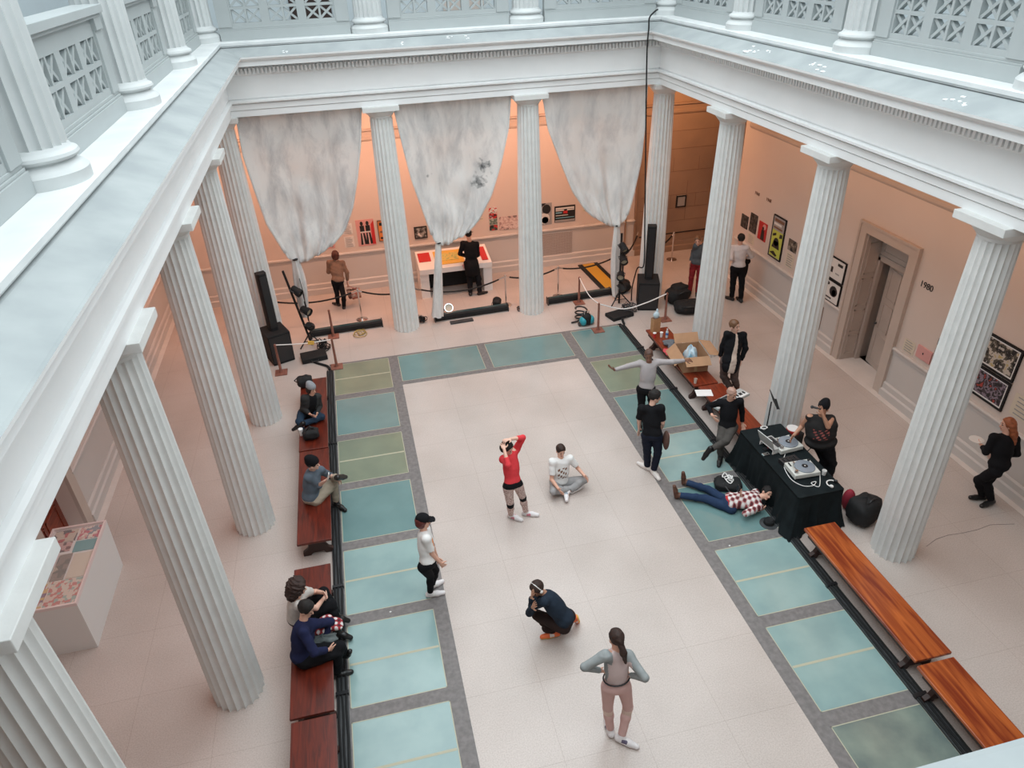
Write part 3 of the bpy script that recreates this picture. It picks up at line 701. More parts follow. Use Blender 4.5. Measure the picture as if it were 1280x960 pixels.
wallpiece('event_poster', 'wide black poster with white headline, red patch and blue lines', 'poster', 'b', 3.10, 3.73, 1.31, 1.79, face=P_['black'], th=.012, deco={'rects': [(-.44, .30, .44, .40, P_['white']), (-.44, .20, -.05, .27, P_['white']), (.1, .20, .44, .27, P_['white']), (-.08, .02, .12, .18, P_['red']), (-.44, .05, -.15, .13, P_['cyan']), (-.44, -.1, .15, -.06, P_['white']), (-.44, -.26, .44, -.21, P_['cyan']), (-.48, -.48, .48, -.36, P_['grey'])]})
wallpiece('wall_text', 'small caption beside the third sheet on the back wall', 'wall text', 'b', 3.95, 4.2, 1.55, 1.8, face=P_['cream'], th=.005, deco=textlines(4))
wallpiece('wall_number', 'small dark date mark on the left end of the back wall', 'wall text', 'b', -5.4, -5.22, 2.72, 2.80, face=P_['black'], th=.004)
# radiator grille in the dado
g = thing('ventilation_grille', 'square pale perforated ventilation grille low on the back wall by the second inner column', 'grille', (3.02, YB-.018, .68))
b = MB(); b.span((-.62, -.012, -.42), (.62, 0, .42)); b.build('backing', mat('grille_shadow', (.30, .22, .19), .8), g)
b = MB()
for k in range(25): b.span((-.6+k*.05-.008, -.02, -.42), (-.6+k*.05+.008, -.012, .42))
for k in range(18): b.span((-.62, -.02, -.42+k*.049-.008), (.62, -.012, -.42+k*.049+.008))
b.build('lattice', M['dado'], g)
wallpiece('framed_notice', 'small black framed notice on the brown stone wall behind the right corner column', 'notice', 'bb', 6.88, 7.20, 1.36, 1.72, frame=M['black'], face=P_['grey'], fw=.04)
# right wall
wallpiece('framed_print', 'leftmost small dark square print on the right wall, above the man in white shirt', 'picture', 'r', .42, .08, 1.50, 1.85, face=picmat('pm_d', [BK, (.04, .04, .04), (.1, .09, .08)], 14, 11))
wallpiece('framed_print', 'tall dark print next to the red one on the right wall', 'picture', 'r', -.02, -.36, 1.52, 2.02, face=picmat('pm_e', [BK, (.05, .045, .04), (.12, .1, .09)], 18, 12))
wallpiece('poster', 'small red and black poster on the right wall left of the green one', 'poster', 'r', -.48, -.86, 1.48, 1.95, face=P_['red'], deco={'fns': [flat_poly([ell(.1, .2, .12, .1), [(-.05, .1), (.25, .1), (.35, -.45), (-.1, -.45)]], P_['black']), flat_poly([ell(.22, .3, .2, .15)], P_['pink'], 'printed_patch')]})
def greenposter(o, w_, h_, th):
    flat_poly([ell(0, -.1, .2, .1), [(-.2, -.08), (.2, -.08), (.3, -.25), (-.3, -.25)], [(.18, .02), (.4, .05), (.38, .13), (.2, .12)], [(-.4, -.4), (-.1, -.33), (.2, -.4), (.1, -.44)], [(-.34, .06), (-.1, .11), (-.1, .05), (-.34, .0)]], P_['black'])(o, w_, h_, th+.008)
wallpiece('green_poster', 'large black framed poster with yellow green lower half on the right wall', 'poster', 'r', -1.10, -1.66, 1.25, 2.33, frame=M['black'], face=P_['grey'], deco={'rects': [(-.42, -.46, .42, .16, P_['green']), (-.38, .36, .38, .43, P_['brown']), (-.38, .28, .2, .33, P_['white']), (-.38, .2, .3, .24, P_['brown'])], 'fns': [greenposter]})
wallpiece('photo_print', 'small landscape photo on the right wall right of the green poster', 'picture', 'r', -1.86, -2.22, 1.68, 1.96, face=picmat('pm_f', [BK, (.12, .1, .08), (.35, .3, .25)], 9, 14), th=.01)
wallpiece('text_panel', 'pale caption sheet under the small landscape photo', 'wall text', 'r', -1.86, -2.2, 1.25, 1.62, face=P_['cream'], th=.006, deco=textlines(6))
wallpiece('text_panel', 'pale caption sheet below the two leftmost dark prints', 'wall text', 'r', 0.0, -.34, 1.2, 1.46, face=P_['cream'], th=.006, deco=textlines(5))
wallpiece('red_poster', 'red edged poster hidden behind the second right column', 'poster', 'r', -2.42, -2.8, 1.2, 2.2, face=P_['red'], deco={'rects': [(-.4, .2, .4, .45, P_['black'])]})
wallpiece('framed_drawing', 'upper framed black and white sheet left of the doorway', 'picture', 'r', -3.42, -4.10, 1.66, 2.17, frame=M['black'], face=P_['white'], deco={'rects': [(.1, .2, .35, .32, P_['black']), (-.2, -.2, -.1, .05, P_['black']), (.05, -.2, .25, -.14, P_['grey'])]})
wallpiece('framed_drawing', 'lower framed cartoon drawing left of the doorway', 'picture', 'r', -3.42, -4.10, 1.13, 1.64, frame=M['black'], face=P_['white'], deco={'fns': [flat_poly([ell(.15, .05, .2, .25), [(-.4, -.35), (.1, -.35), (.1, -.28), (-.4, -.28)], ell(-.2, .3, .1, .08)], P_['black'], 'printed_figure'), flat_poly([ell(.18, .0, .1, .14)], P_['white'], 'printed_highlight')]})
wallpiece('metal_vent', 'reddish brown vertical grille in the dado left of the doorway', 'vent', 'r', -3.46, -3.66, .28, .92, face=P_['brown'], th=.03)
wallpiece('text_panel', 'small caption sheet just right of the doorway', 'wall text', 'r', -6.2, -6.5, 1.18, 1.45, face=P_['cream'], th=.006, deco=textlines(5))
wallpiece('thermostat_plate', 'beige switch plate on the wall right of the doorway', 'switch plate', 'r', -6.58, -6.95, 1.25, 1.5, face=P_['pink'], th=.03, deco={'rects': [(-.06, -.05, .0, .1, P_['black'])]})
wallpiece('photo_print', 'dark strip of photos left of the nearest right column', 'picture', 'r', -6.98, -7.3, 1.0, 1.85, face=picmat('pm_g', [BK, (.5, .45, .4), BK, (.2, .15, .12)], 8, 21), th=.015)
wallpiece('framed_group_photo', 'upper large framed group photo beside the nearest right column', 'picture', 'r', -7.80, -8.66, 1.86, 2.46, frame=M['black'], face=picmat('pm_h', [(.5, .48, .44), BK, (.1, .09, .07), (.55, .5, .44), (.5, .4, .18)], 7, 22), deco={'mat': .03}, fw=.035)
wallpiece('framed_group_photo', 'lower large framed group photo, darker, beside the nearest right column', 'picture', 'r', -7.80, -8.66, 1.28, 1.83, frame=M['black'], face=picmat('pm_i', [BK, (.05, .04, .05), (.25, .2, .25), BK, (.4, .06, .05)], 10, 23), deco={'mat': .03}, fw=.035)
wallpiece('text_panel', 'caption lines at the right photo edge beside the framed photos', 'wall text', 'r', -8.78, -9.3, 1.35, 1.75, face=P_['cream'], th=.005, deco=textlines(5))
def walltext(label, s_, loc, rot, size, m):
    cu = bpy.data.curves.new('wall_text', 'FONT'); cu.body = s_; cu.size = size; cu.extrude = .004; cu.align_x = 'CENTER'; cu.materials.append(m)
    o = bpy.data.objects.new('wall_date', cu); C.objects.link(o); o.location = loc; o.rotation_euler = rot
    bpy.context.view_layer.update(); me = bpy.data.meshes.new_from_object(o.evaluated_get(bpy.context.evaluated_depsgraph_get())); bpy.data.objects.remove(o)
    o = bpy.data.objects.new('wall_date', me); C.objects.link(o); o.location = loc; o.rotation_euler = rot
    return tag(o, label, 'wall lettering')
walltext('black date numerals 1980 on the right wall beside the doorway', '1980', (XR-.006, -6.34, 2.56), (PI/2, 0, -PI/2), .17, P_['black'])
walltext('small faint date numerals high on the right wall, left one', '1960', (XR-.006, -.15, 2.52), (PI/2, 0, -PI/2), .12, P_['brown'])
walltext('small faint date numerals high on the right wall, right one', '1968', (XR-.006, -.72, 2.52), (PI/2, 0, -PI/2), .12, P_['brown'])

# ================================================================ display cases
def left_case():
    x0, x1, y0, y1 = -7.79, -7.02, -8.72, -7.02
    o = thing('display_case', 'white display case full of magazines against the left wall', 'display case', ((x0+x1)/2, (y0+y1)/2, 0)); cx, cy = (x0+x1)/2, (y0+y1)/2
    a, c = (x1-x0)/2, (y1-y0)/2
    b = MB(); b.frustum((0, 0, .0), (2*a-.06, 2*c-.06), (2*a, 2*c), .90); b.build('body', M['white'], o)
    b = MB()
    for q_ in (((-a, -c, .9), (a, -c+.03, .95)), ((-a, c-.03, .9), (a, c, .95)), ((-a, -c+.03, .9), (-a+.03, c-.03, .95)), ((a-.03, -c+.03, .9), (a, c-.03, .95))): b.span(*q_)
    b.build('rim', mat('pink_lit_rim', (.85, .72, .70), .4), o)
    rnd = random.Random(5); my = -c+.04; k = 0
    sheets = [(-.34, -.80, -.10, -.30, 'pm_x1'), (-.08, -.80, .34, -.30, 'pm_x2'), (-.34, -.28, -.15, .0, 'pm_x3'), (-.13, -.28, .05, .25, 'pm_x4'), (.08, -.28, .33, .22, 'pm_x5'), (-.34, .02, -.15, .3, 'pm_x6'), (-.33, .32, -.02, .52, 'pm_x7'), (.03, .27, .33, .50, 'teal'), (-.33, .54, .0, .8, 'pm_x8'), (.03, .53, .33, .8, 'pm_x9')]
    pal = {'pm_x1': [P_['yellow'], (0,)], }
    mats_ = {'pm_x1': picmat('pm_x1', [(.7, .45, .15), (.5, .1, .1), (.75, .7, .6), (.2, .1, .2)], 14, 31, 'vor'), 'pm_x2': picmat('pm_x2', [(.7, .65, .55), (.6, .15, .12), (.3, .45, .4), (.75, .6, .5)], 22, 32, 'vor'), 'pm_x3': picmat('pm_x3', [(.3, .4, .36), (.45, .35, .3)], 8, 33), 'pm_x4': picmat('pm_x4', [(.12, .1, .08), (.25, .2, .16), (.5, .4, .3)], 12, 34, 'vor'), 'pm_x5': P_['cream'], 'pm_x6': P_['pink'], 'pm_x7': picmat('pm_x7', [(.15, .03, .03), (.6, .35, .32), (.08, .03, .03)], 12, 35, 'vor'), 'teal': P_['teal'], 'pm_x8': picmat('pm_x8', [(.05, .04, .05), (.5, .05, .05), (.6, .5, .4)], 10, 36, 'vor'), 'pm_x9': picmat('pm_x9', [(.7, .4, .35), (.2, .25, .3), (.8, .7, .6), (.6, .1, .15)], 20, 37, 'vor')}
    labs = ['magazine with an orange and dark cover at the near left of the case', 'colourful patterned spread at the near end of the left case', 'greenish cover in the middle of the left case wall side', 'dark brown photo cover in the middle of the left case', 'plain cream booklet on the aisle side of the left case', 'pink booklet on the wall side of the left case', 'dark red photo cover behind the teal booklet in the left case', 'teal booklet with white border near the far end of the left case', 'black and red cover at the far wall side of the left case', 'pink patterned leaflet at the far end of the left case']
    for (xa, ya, xb, yb, mm), lab in zip(sheets, labs):
        s_ = MB(); s_.span((xa+cx, ya+cy, .90), (xb+cx, yb+cy, .912)); tag(s_.build('magazine', mats_[mm], origin=((xa+xb)/2+cx, (ya+yb)/2+cy, .90)), lab, 'magazine', 'magazines in the left display case')
    b = MB(); b.span((-a+.03, -c+.03, .935), (a-.03, c-.03, .942))
    gm, N, L, bb_ = nodes('case_glass'); bb_.inputs['Base Color'].default_value = (1, 1, 1, 1); bb_.inputs['Roughness'].default_value = .03; bb_.inputs['Alpha'].default_value = .12
    M['caseglass'] = gm; b.build('glass_top', gm, o)
left_case()
def back_case():
    o = thing('display_table', 'white sloped display table with yellow map in front of the back wall', 'display case', (-.06, 2.02, 0))
    w_, dp = 1.0, .50
    b = MB(); vs = [(-w_, -dp, .72), (w_, -dp, .72), (w_, dp, .72), (-w_, dp, .72), (-w_, -dp, .86), (w_, -dp, .86), (w_, dp, 1.02), (-w_, dp, 1.02)]
    b.add(vs, [(3, 2, 1, 0), (4, 5, 6, 7), (0, 1, 5, 4), (1, 2, 6, 5), (2, 3, 7, 6), (3, 0, 4, 7)]); b.build('case_body', M['white'], o)
    for x in (-w_+.12, w_-.12):
        b = MB(); b.span((x-.12, -dp+.06, 0), (x+.12, dp-.06, .72)); b.build('leg', M['white'], o)
    b = MB(); b.span((-.80, .10, .05), (.8, .15, .66)); b.build('under_panel', M['black'], o)
    sl = math.atan2(.16, 2*dp)
    def it(x0, y0, x1, y1, m, lab, nm='exhibit_sheet'):
        zc = .94+.16*(((y0+y1)/2)/(2*dp)); b = MB(); b.box((0, 0, 0), (x1-x0, (y1-y0)/math.cos(sl), .012), rx=sl)
        q_ = b.build(nm, m); q_.location = (-.06+(x0+x1)/2, 2.02+(y0+y1)/2, zc+.012); tag(q_, lab, 'exhibit', 'exhibits on the sloped display table'); return q_
    it(-.52, -.34, .28, .36, P_['yellow'], 'bright yellow sheet on the sloped display table')
    it(-.95, -.1, -.62, .36, P_['red'], 'red sheet at the left end of the sloped display table')
    it(.45, -.1, .72, .3, P_['pink'], 'pink sheet right of the man in black on the display table')
    it(.76, -.36, .93, .34, P_['red'], 'dark red sheet at the right end of the sloped display table')
    q_ = it(-.34, -.18, .14, .2, picmat('pm_y', [(.35, .38, .12), (.6, .5, .15), (.7, .45, .1)], 14, 41), 'olive green drawing lying on the yellow sheet'); q_.location.z += .013
back_case()

# ================================================================ benches
def bench(label, x, y0, y1, m, legm, h=.45, wd=.54):
    y0, y1 = sorted((y0, y1)); L_ = y1-y0; o = thing('bench', label, 'bench', (x, (y0+y1)/2, 0), 0, 'long wooden benches beside the glass strips')
    b = MB(); b.span((-wd/2, -L_/2, h-.045), (wd/2, L_/2, h)); b.build('seat', m, o, bevel=.008)
    for s_ in (-1, 1):
        yy = s_*(L_/2-.22); poly = [(-.24, 0), (-.12, 0), (-.09, .05), (.09, .05), (.12, 0), (.24, 0), (.24, .07), (.17, .12), (.13, .2), (.15, .3), (.22, .36), (.22, h-.045), (-.22, h-.045), (-.22, .36), (-.15, .3), (-.13, .2), (-.17, .12), (-.24, .07)]
        b = MB(); b.prism(poly, .07, (0, yy+.035, 0), Matrix(((1, 0, 0), (0, 0, -1), (0, 1, 0)))); b.build('trestle_leg', legm, o, bevel=.006)
    b = MB(); b.span((-.03, -L_/2+.2, .16), (.03, L_/2-.2, .24)); b.build('stretcher', legm, o)
    for s_ in (-1, 1):
        b = MB(); b.span((s_*.235-.012, -L_/2+.1, h-.11), (s_*.235+.012, L_/2-.1, h-.045)); b.build('apron', legm, o)
    return o
bench('dark mahogany bench farthest left, with the grey beanie person on it', -3.94, -2.72, -5.33, M['mahogany'], M['darkleg'])
bench('dark mahogany bench with the man holding a phone on it', -3.93, -5.36, -7.83, M['mahogany'], M['darkleg'])
bench('reddish bench carrying the curly haired woman and man in navy', -3.96, -8.36, -10.88, M['mahogany'], M['darkleg'])
bench('nearest left bench, cut by the bottom of the photo', -3.94, -10.93, -13.4, M['mahogany'], M['darkleg'])
bench('red brown bench at the far right with cups, clothes and open carton', 4.03, -2.68, -5.28, M['redwood'], M['darkleg'])
bench('red brown bench with the keyboard and leaning man, running to the black table', 4.10, -5.32, -7.14, M['redwood'], M['darkleg'])
bench('long glossy orange brown bench beside the nearest right column', 3.85, -9.56, -12.07, M['orangewood'], M['darkleg'])
bench('lighter orange bench at the lower right, cut by the marble edge', 3.82, -12.13, -14.6, M['orangewood'], M['darkleg'])

# cable channels along the glass strips
def track(label, s_, y0, y1):
    o = thing('cable_channel', label, 'cable channel', (s_*(3.64 if s_ < 0 else 3.61), (y0+y1)/2, 0)); L_ = abs(y1-y0)
    b = MB(); b.span((-.075, -L_/2, 0), (.075, L_/2, .035)); b.build('channel', M['darkgrey'], o)
    for q_ in (-.05, .0, .05):
        b = MB(); n = 60; b.tube([(q_+.006*math.sin(i*1.7+q_*50), -L_/2+L_*i/n, .045) for i in range(n+1)], .014, 6); b.build('cable', M['black'], o, smooth='all')
    for k in range(int(L_/1.9)):
        b = MB(); b.span((-.085, -L_/2+.8+k*1.9, .0), (.085, -L_/2+.85+k*1.9, .064)); b.build('strap', M['black_gloss'], o)
track('black cable channel on the left edge of the glass floor strip', -1, -1.75, -15.0)
track('black cable channel on the right edge of the glass floor strip', 1, -1.55, -15.0)
def cable(name, label, pts, r, m, cat='cable', n=8):
    # smooth Catmull-Rom through the points
    P = [Vector(p) for p in pts]; out = []
    for i in range(len(P)-1):
        p0, p1, p2, p3 = P[max(i-1, 0)], P[i], P[i+1], P[min(i+2, len(P)-1)]
        for k in range(n):
            t = k/n; out.append(.5*((2*p1)+(p2-p0)*t+(2*p0-5*p1+4*p2-p3)*t*t+(3*p1-p0-3*p2+p3)*t**3))
    out.append(P[-1]); b = MB(); b.tube(out, r, 7); o = b.build(name, m, smooth='all', origin=tuple(out[0])); return tag(o, label, cat) if label else o
cable('floor_cable', 'black cable running from the left channel to the left loudspeaker', [(-3.64, -1.72, .05), (-3.70, -1.5, .03), (-3.95, -1.25, .02), (-4.2, -.95, .02)], .03, M['black'])
cable('floor_cable', 'black cable running from the right channel to the right lamp pole', [(3.68, -1.52, .05), (3.76, -1.2, .03), (4.0, -.8, .02), (4.05, -.45, .02)], .03, M['black'])
cable('hanging_cable', 'long black cable dropping from the gallery down the far right corner column', [ony(822, 12, -.30), ony(819, 14, -.5), ony(812, 22, -.75), ony(811, 36, -.78), ony(809, 60, -.76), ony(808, 110, -.6), ony(807, 200, -.55), ony(806, 280, -.55), ony(805, 330, -.5), (4.46, -.35, 1.0), (4.42, -.30, .80), (4.36, -.28, .4), (4.36, -.28, .03)], .017, M['black'])

# ================================================================ loudspeakers, lamps, posts
def tower(label, x, y, rz, subd=.58, subh=.78, top=2.21):
    o = thing('loudspeaker_tower', label, 'loudspeaker', (x, y, 0), rz)
    b = MB(); b.frustum((0, 0, 0), (.52, .62), (.54, .64), subh); b.build('subwoofer', M['black'], o, bevel=.015)
    b = MB(); b.span((-.24, -.325, .06), (.24, -.30, subh-.06)); b.build('front_grille', M['black_gloss'], o)
    b = MB(); b.span((-.1, -.05, subh), (.1, .15, subh+.03)); b.build('socket', M['darkgrey'], o)
    b = MB(); b.prism([(-.11, .12), (-.11, -.04), (-.07, -.10), (.07, -.10), (.11, -.04), (.11, .12)], top-subh, (0, 0, subh)); b.build('column_array', M['black'], o, bevel=.01)
    b = MB(); b.span((-.07, -.106, subh+.08), (.07, -.098, top-.06)); b.build('array_grille', M['black_gloss'], o)
    return o
tower('black column loudspeaker with bass box at the left end of the back row', -4.80, -.72, math.radians(22))
tower('black column loudspeaker with bass box in front of the far right corner column', 4.66, -.62, math.radians(-18))
def lamp(parent, pos, aim, r=.09, L_=.26, m=None):
    d = (Vector(aim)-Vector(pos)).normalized(); M3 = d.to_track_quat('Z', 'Y').to_matrix()
    b = MB(); b.lathe([(r*.7, -L_*.5), (r*.95, -L_*.4), (r, L_*.1), (r*1.12, L_*.12), (r*1.12, L_*.5), (r*.95, L_*.5), (r*.9, L_*.3)], 16, pos, M3)
    h_ = b.build('spotlight', m or M['black'], parent, smooth=True)
    b = MB(); b.lathe([(0.001, L_*.28), (r*.9, L_*.28), (r*.9, L_*.31), (.001, L_*.31)], 16, pos, M3); b.build('lens', mat('lamp_lens', (.5, .42, .3), .1), h_)
    b = MB(); p = Vector(pos); u = M3 @ Vector((1, 0, 0)); b.tube([p-u*r*1.1, p-u*r*1.2-d*r*1.3, p+u*r*1.2-d*r*1.3, p+u*r*1.1], .012, 6); b.build('yoke', M['dkmetal'], h_)
def lamp_stand(label, base, lean, top, lamps):
    o = thing('lamp_stand', label, 'lamp stand', (base[0], base[1], 0))
    b = MB(); b.tube([(0, 0, .02), (lean[0], lean[1], top)], .028, 10); b.build('pole', M['black'], o, smooth=True)
    for a in (90, 210, 330):
        a = math.radians(a); b = MB(); b.tube([(0, 0, .35), (.32*math.cos(a), .32*math.sin(a), .015)], .016, 6); b.tube([(0, 0, .12), (.18*math.cos(a), .18*math.sin(a), .16)], .010, 6); b.build('leg', M['black'], o)
    for pos, aim in lamps: lamp(o, pos, aim)
    b = MB()
    for k in range(3): b.tube([(.02, -.02, top*.9-k*.3), (.05, -.05, top*.7-k*.3), (.03, -.06, top*.5-k*.3)], .010, 5)
    b.build('cable', M['black_gloss'], o, smooth='all')
    return o
lamp_stand('leaning black lamp stand with two spotlights beside the left loudspeaker', (-4.05, -.28, 0), (-.32, .05, 0), 2.0, [((-.10, -.08, 1.52), (.5, -.5, 1.1)), ((.02, -.06, .98), (.6, -.6, .8)), ((.04, -.04, .55), (.1, .4, .2))])
lamp_stand('black lamp stand with spotlights hung under the rightmost sheet', (4.0, -.30, 0), (0, .05, 0), 1.95, [((.0, -.1, 1.62), (.1, -.8, 1.2)), ((.02, -.1, 1.30), (-.1, -.9, 1.0)), ((-.02, -.08, .85), (-.4, -.9, .7)), ((.03, -.1, .5), (.2, -.8, .1))])
def foot_light(label, a, b_, wd=.15):
    a, b_ = Vector((*a, 0)), Vector((*b_, 0)); d = b_-a; L_ = d.length; o = thing('strip_light', label, 'floor light', ((a+b_)/2)[:], math.atan2(d.y, d.x), 'black strip lights on the floor along the back columns')
    b = MB(); b.prism([(-.08, .03), (-.05, 0), (.05, 0), (.08, .03), (.08, .12), (.05, .16), (-.05, .16), (-.08, .12)], L_, (-L_/2, 0, .02), Matrix(((0, 0, 1), (1, 0, 0), (0, 1, 0)))); b.build('housing', M['black'], o, bevel=.004)
    b = MB(); b.span((-L_/2+.03, -.052, .181), (L_/2-.03, .052, .186)); b.build('front_glass', mat('tinted_glass', (.03, .06, .065), .15), o)
    for s_ in (-1, 1):
        b = MB(); b.span((s_*(L_/2)-.012, -.09, 0), (s_*(L_/2)+.012, .09, .19)); b.build('end_plate', M['black_gloss'], o)
foot_light('black strip light on the floor between left lamp stand and first inner column', (-4.08, .18), (-2.27, .27))
foot_light('black strip light on the floor in front of the display table', (-.92, .12), (1.05, .20))
foot_light('black strip light on the floor below the rightmost sheet', (2.16, .22), (3.98, .33))
def ramp_track(label, a, b_, wd, m, h=.03):
    a, b_ = Vector((*a, 0)), Vector((*b_, 0)); d = b_-a; o = thing('floor_ramp', label, 'cable ramp', ((a+b_)/2)[:], math.atan2(d.y, d.x)); L_ = d.length
    b = MB(); b.span((-L_/2, -wd/2, 0), (L_/2, wd/2, h)); b.build('mat', M['black'], o)
    b = MB(); b.span((-L_/2+.02, -wd/2+.13, h), (L_/2-.02, wd/2-.13, h+.006)); b.build('yellow_field', m, o)
ramp_track('yellow and black cable ramp on the floor behind the rightmost sheet', (4.05, 2.5), (4.15, .62), .62, mat('yellow_ramp', (.62, .33, .03), .5))
b = MB(); b.span((-.3, -.07, 0), (.3, .07, .04)); q_ = b.build('open_rack_strip', M['darkgrey'], origin=(0, 0, 0)); q_.location = (-.25, -.12, 0); q_.rotation_euler = (0, 0, .05); tag(q_, 'dark metal strip lying in front of the middle strip light', 'metal strip')
def round_lamp(label, x, y, aim, m):
    o = thing('floor_spotlight', label, 'spotlight', (x, y, 0))
    b = MB(); b.lathe([(.09, 0), (.09, .015), (.02, .02), (.02, .08)], 14); b.build('base', M['black'], o)
    lamp(o, (0, 0, .17), aim, .105, .2, m)
round_lamp('silver round spotlight on the floor behind the middle strip light', -.50, .42, (0, -.4, .45), M['chrome'])
round_lamp('black spotlight on the floor at the right end of the middle strip light', .80, .40, (.2, .5, .3), None)
round_lamp('small black spotlight on the floor under the middle sheet tail', -.78, .36, (-.4, .3, .2), None)
# coiled cable heaps
def heap(label, x, y, s_, m, name='cable_heap', n=9, seed=0, cat='cables'):
    rnd = random.Random(seed); b = MB()
    for k in range(n):
        r = s_*rnd.uniform(.35, 1); cx, cy = rnd.uniform(-.4, .4)*s_, rnd.uniform(-.4, .4)*s_; e = rnd.uniform(.5, 1); ph = rnd.uniform(0, 6)
        b.tube([(cx+r*math.cos(a*.45+ph)*e, cy+r*math.sin(a*.45+ph), .015+.02*k*rnd.uniform(.3, 1)+.01*math.sin(a)) for a in range(14)], .011, 5)
    o = b.build(name, m, smooth='all'); o.location = (x, y, 0); return tag(o, label, cat, kind='stuff')
heap('black cable tangle at the foot of the first inner column', -1.25, .2, .16, M['black'], seed=1)
heap('pale cord tangle between the middle strip light and second inner column', 1.38, .12, .12, M['dkmetal'], seed=2, n=5)
heap('black cable tangle at the foot of the left lamp stand', -3.78, -.55, .16, M['black'], seed=3, n=14)
heap('cable tangle on the floor left of the right loudspeaker', 4.10, -.78, .2, M['dkmetal'], seed=4, n=10)
heap('yellowish cord lying in front of the left strip light', -2.9, -.02, .2, mat('yellow_cord', (.45, .33, .12), .6), seed=5, n=4)
# wooden posts with cords
def post(label, x, y, h=.76, plates=True):
    o = thing('wooden_post', label, 'barrier post', (x, y, 0), 0, 'small wooden barrier posts')
    b = MB(); b.frustum((0, 0, 0), (.28, .28), (.27, .27), .025); b.build('base_plate', M['postwood'], o, bevel=.004)
    b = MB(); b.lathe([(.05, .025), (.045, .05), (.032, .08), (.028, .4), (.024, h-.05), (.03, h-.04), (.03, h-.02), (.02, h)], 12); b.build('post', M['postwood'], o, smooth=True)
posts = [('wooden barrier post nearest the left column foot, in front of the bass box', -4.75, -1.46), ('wooden barrier post on the corner of the left glass strip', -3.48, -1.56), ('wooden barrier post behind the strip light by the left lamp stand', -3.52, .01),
         ('wooden barrier post on the corner of the right glass strip beside the teal machine', 2.96, -1.60), ('wooden barrier post in front of the right strip light', 2.99, .05), ('wooden barrier post near the far end of the right bench', 4.78, -1.54)]
for l_, x, y in posts: post(l_, x, y)
cable('barrier_cord', 'pale cord between the two front left wooden posts with yellow tag', [(-4.75, -1.46, .74), (-4.1, -1.5, .70), (-3.48, -1.56, .74)], .012, M['paper'])
b = MB(); b.box((0, 0, 0), (.14, .03, .08), ry=.2); q_ = b.build('yellow_tag', P_['yellow']); q_.location = (-3.95, -1.53, .71); tag(q_, 'yellow tag hanging on the left barrier cord', 'tag')
cable('barrier_cord', 'pale cord linking the post by the strip light to the teal machine post', [(2.99, .05, .74), (2.97, -.8, .62), (2.96, -1.60, .74)], .012, M['paper'])
cable('barrier_cord', 'pale cord swinging from the teal machine post past the right loudspeaker', [(2.96, -1.60, .74), (3.6, -1.62, .52), (4.2, -1.58, .58), (4.78, -1.54, .74)], .014, M['paper'])
# chrome stanchions and velvet ropes
def stanchion(label, x, y):
    o = thing('chrome_stanchion', label, 'stanchion', (x, y, 0), 0, 'chrome rope stanchions along the back gallery')
    b = MB(); b.lathe([(.15, 0), (.15, .015), (.09, .03), (.025, .04)], 24); b.build('base', M['chrome'], o, smooth=True)
    b = MB(); b.lathe([(.022, .035), (.022, .85), (.03, .852), (.03, .875), (.02, .89)], 12); b.build('post', M['chrome'], o, smooth=True)
ST = [('chrome stanchion behind the left strip light, near the woman with bags', -2.76, .78), ('chrome stanchion between first inner column and display table', -1.33, .46), ('chrome stanchion left of the second inner column', 1.08, .50), ('chrome stanchion right of the second inner column', 2.57, .62), ('chrome stanchion against the brown stone wall at the far right', 6.57, 2.08), ('chrome stanchion behind the right lamp pole', 4.45, 1.0)]
for l_, x, y in ST: stanchion(l_, x, y)
def rope(label, a, b_, sag=.14):
    a, b_ = Vector(a), Vector(b_); n = 14; pts = [a.lerp(b_, i/n)-Vector((0, 0, sag*4*(i/n)*(1-i/n))) for i in range(n+1)]
    o = thing('velvet_rope', label, 'barrier rope', a[:], 0, 'black velvet barrier ropes'); pts = [p-a for p in pts]
    b = MB(); b.tube(pts[1:-1], .022, 8); b.build('rope', M['black'], o, smooth='all')
    for i, j in ((0, 1), (n, n-1)):
        b = MB(); b.tube([pts[i], pts[j]], .024, 8); b.build('end_ferrule', M['chrome'], o)
rope('black rope from the left lamp stand to the stanchion by the woman with bags', (-5.0, .9, .80), (-2.76, .78, .84), .18)
rope('black rope between the woman with bags and the display table stanchion', (-2.76, .78, .84), (-1.33, .46, .84))
rope('black rope in front of the left leg of the display table', (-1.33, .46, .84), (1.08, .50, .84), .24)
rope('black rope passing behind the second inner column', (1.08, .50, .84), (2.57, .62, .84))
rope('black rope across the yellow ramp to the right lamp pole', (2.57, .62, .84), (4.45, 1.0, .84), .16)
rope('black rope from the right lamp pole rising to the corner', (4.45, 1.0, .84), (5.5, 2.2, .95), .25)
rope('black rope at the brown stone wall right of the corner column', (6.57, 2.08, .84), (5.6, 1.7, .84), .25)
cable('wall_rail_cable', 'thin dark line along the foot of the brown stone wall', [(5.7, 2.6, .62), (7.5, 2.65, .62), (9.2, 2.65, .62)], .02, M['black'])

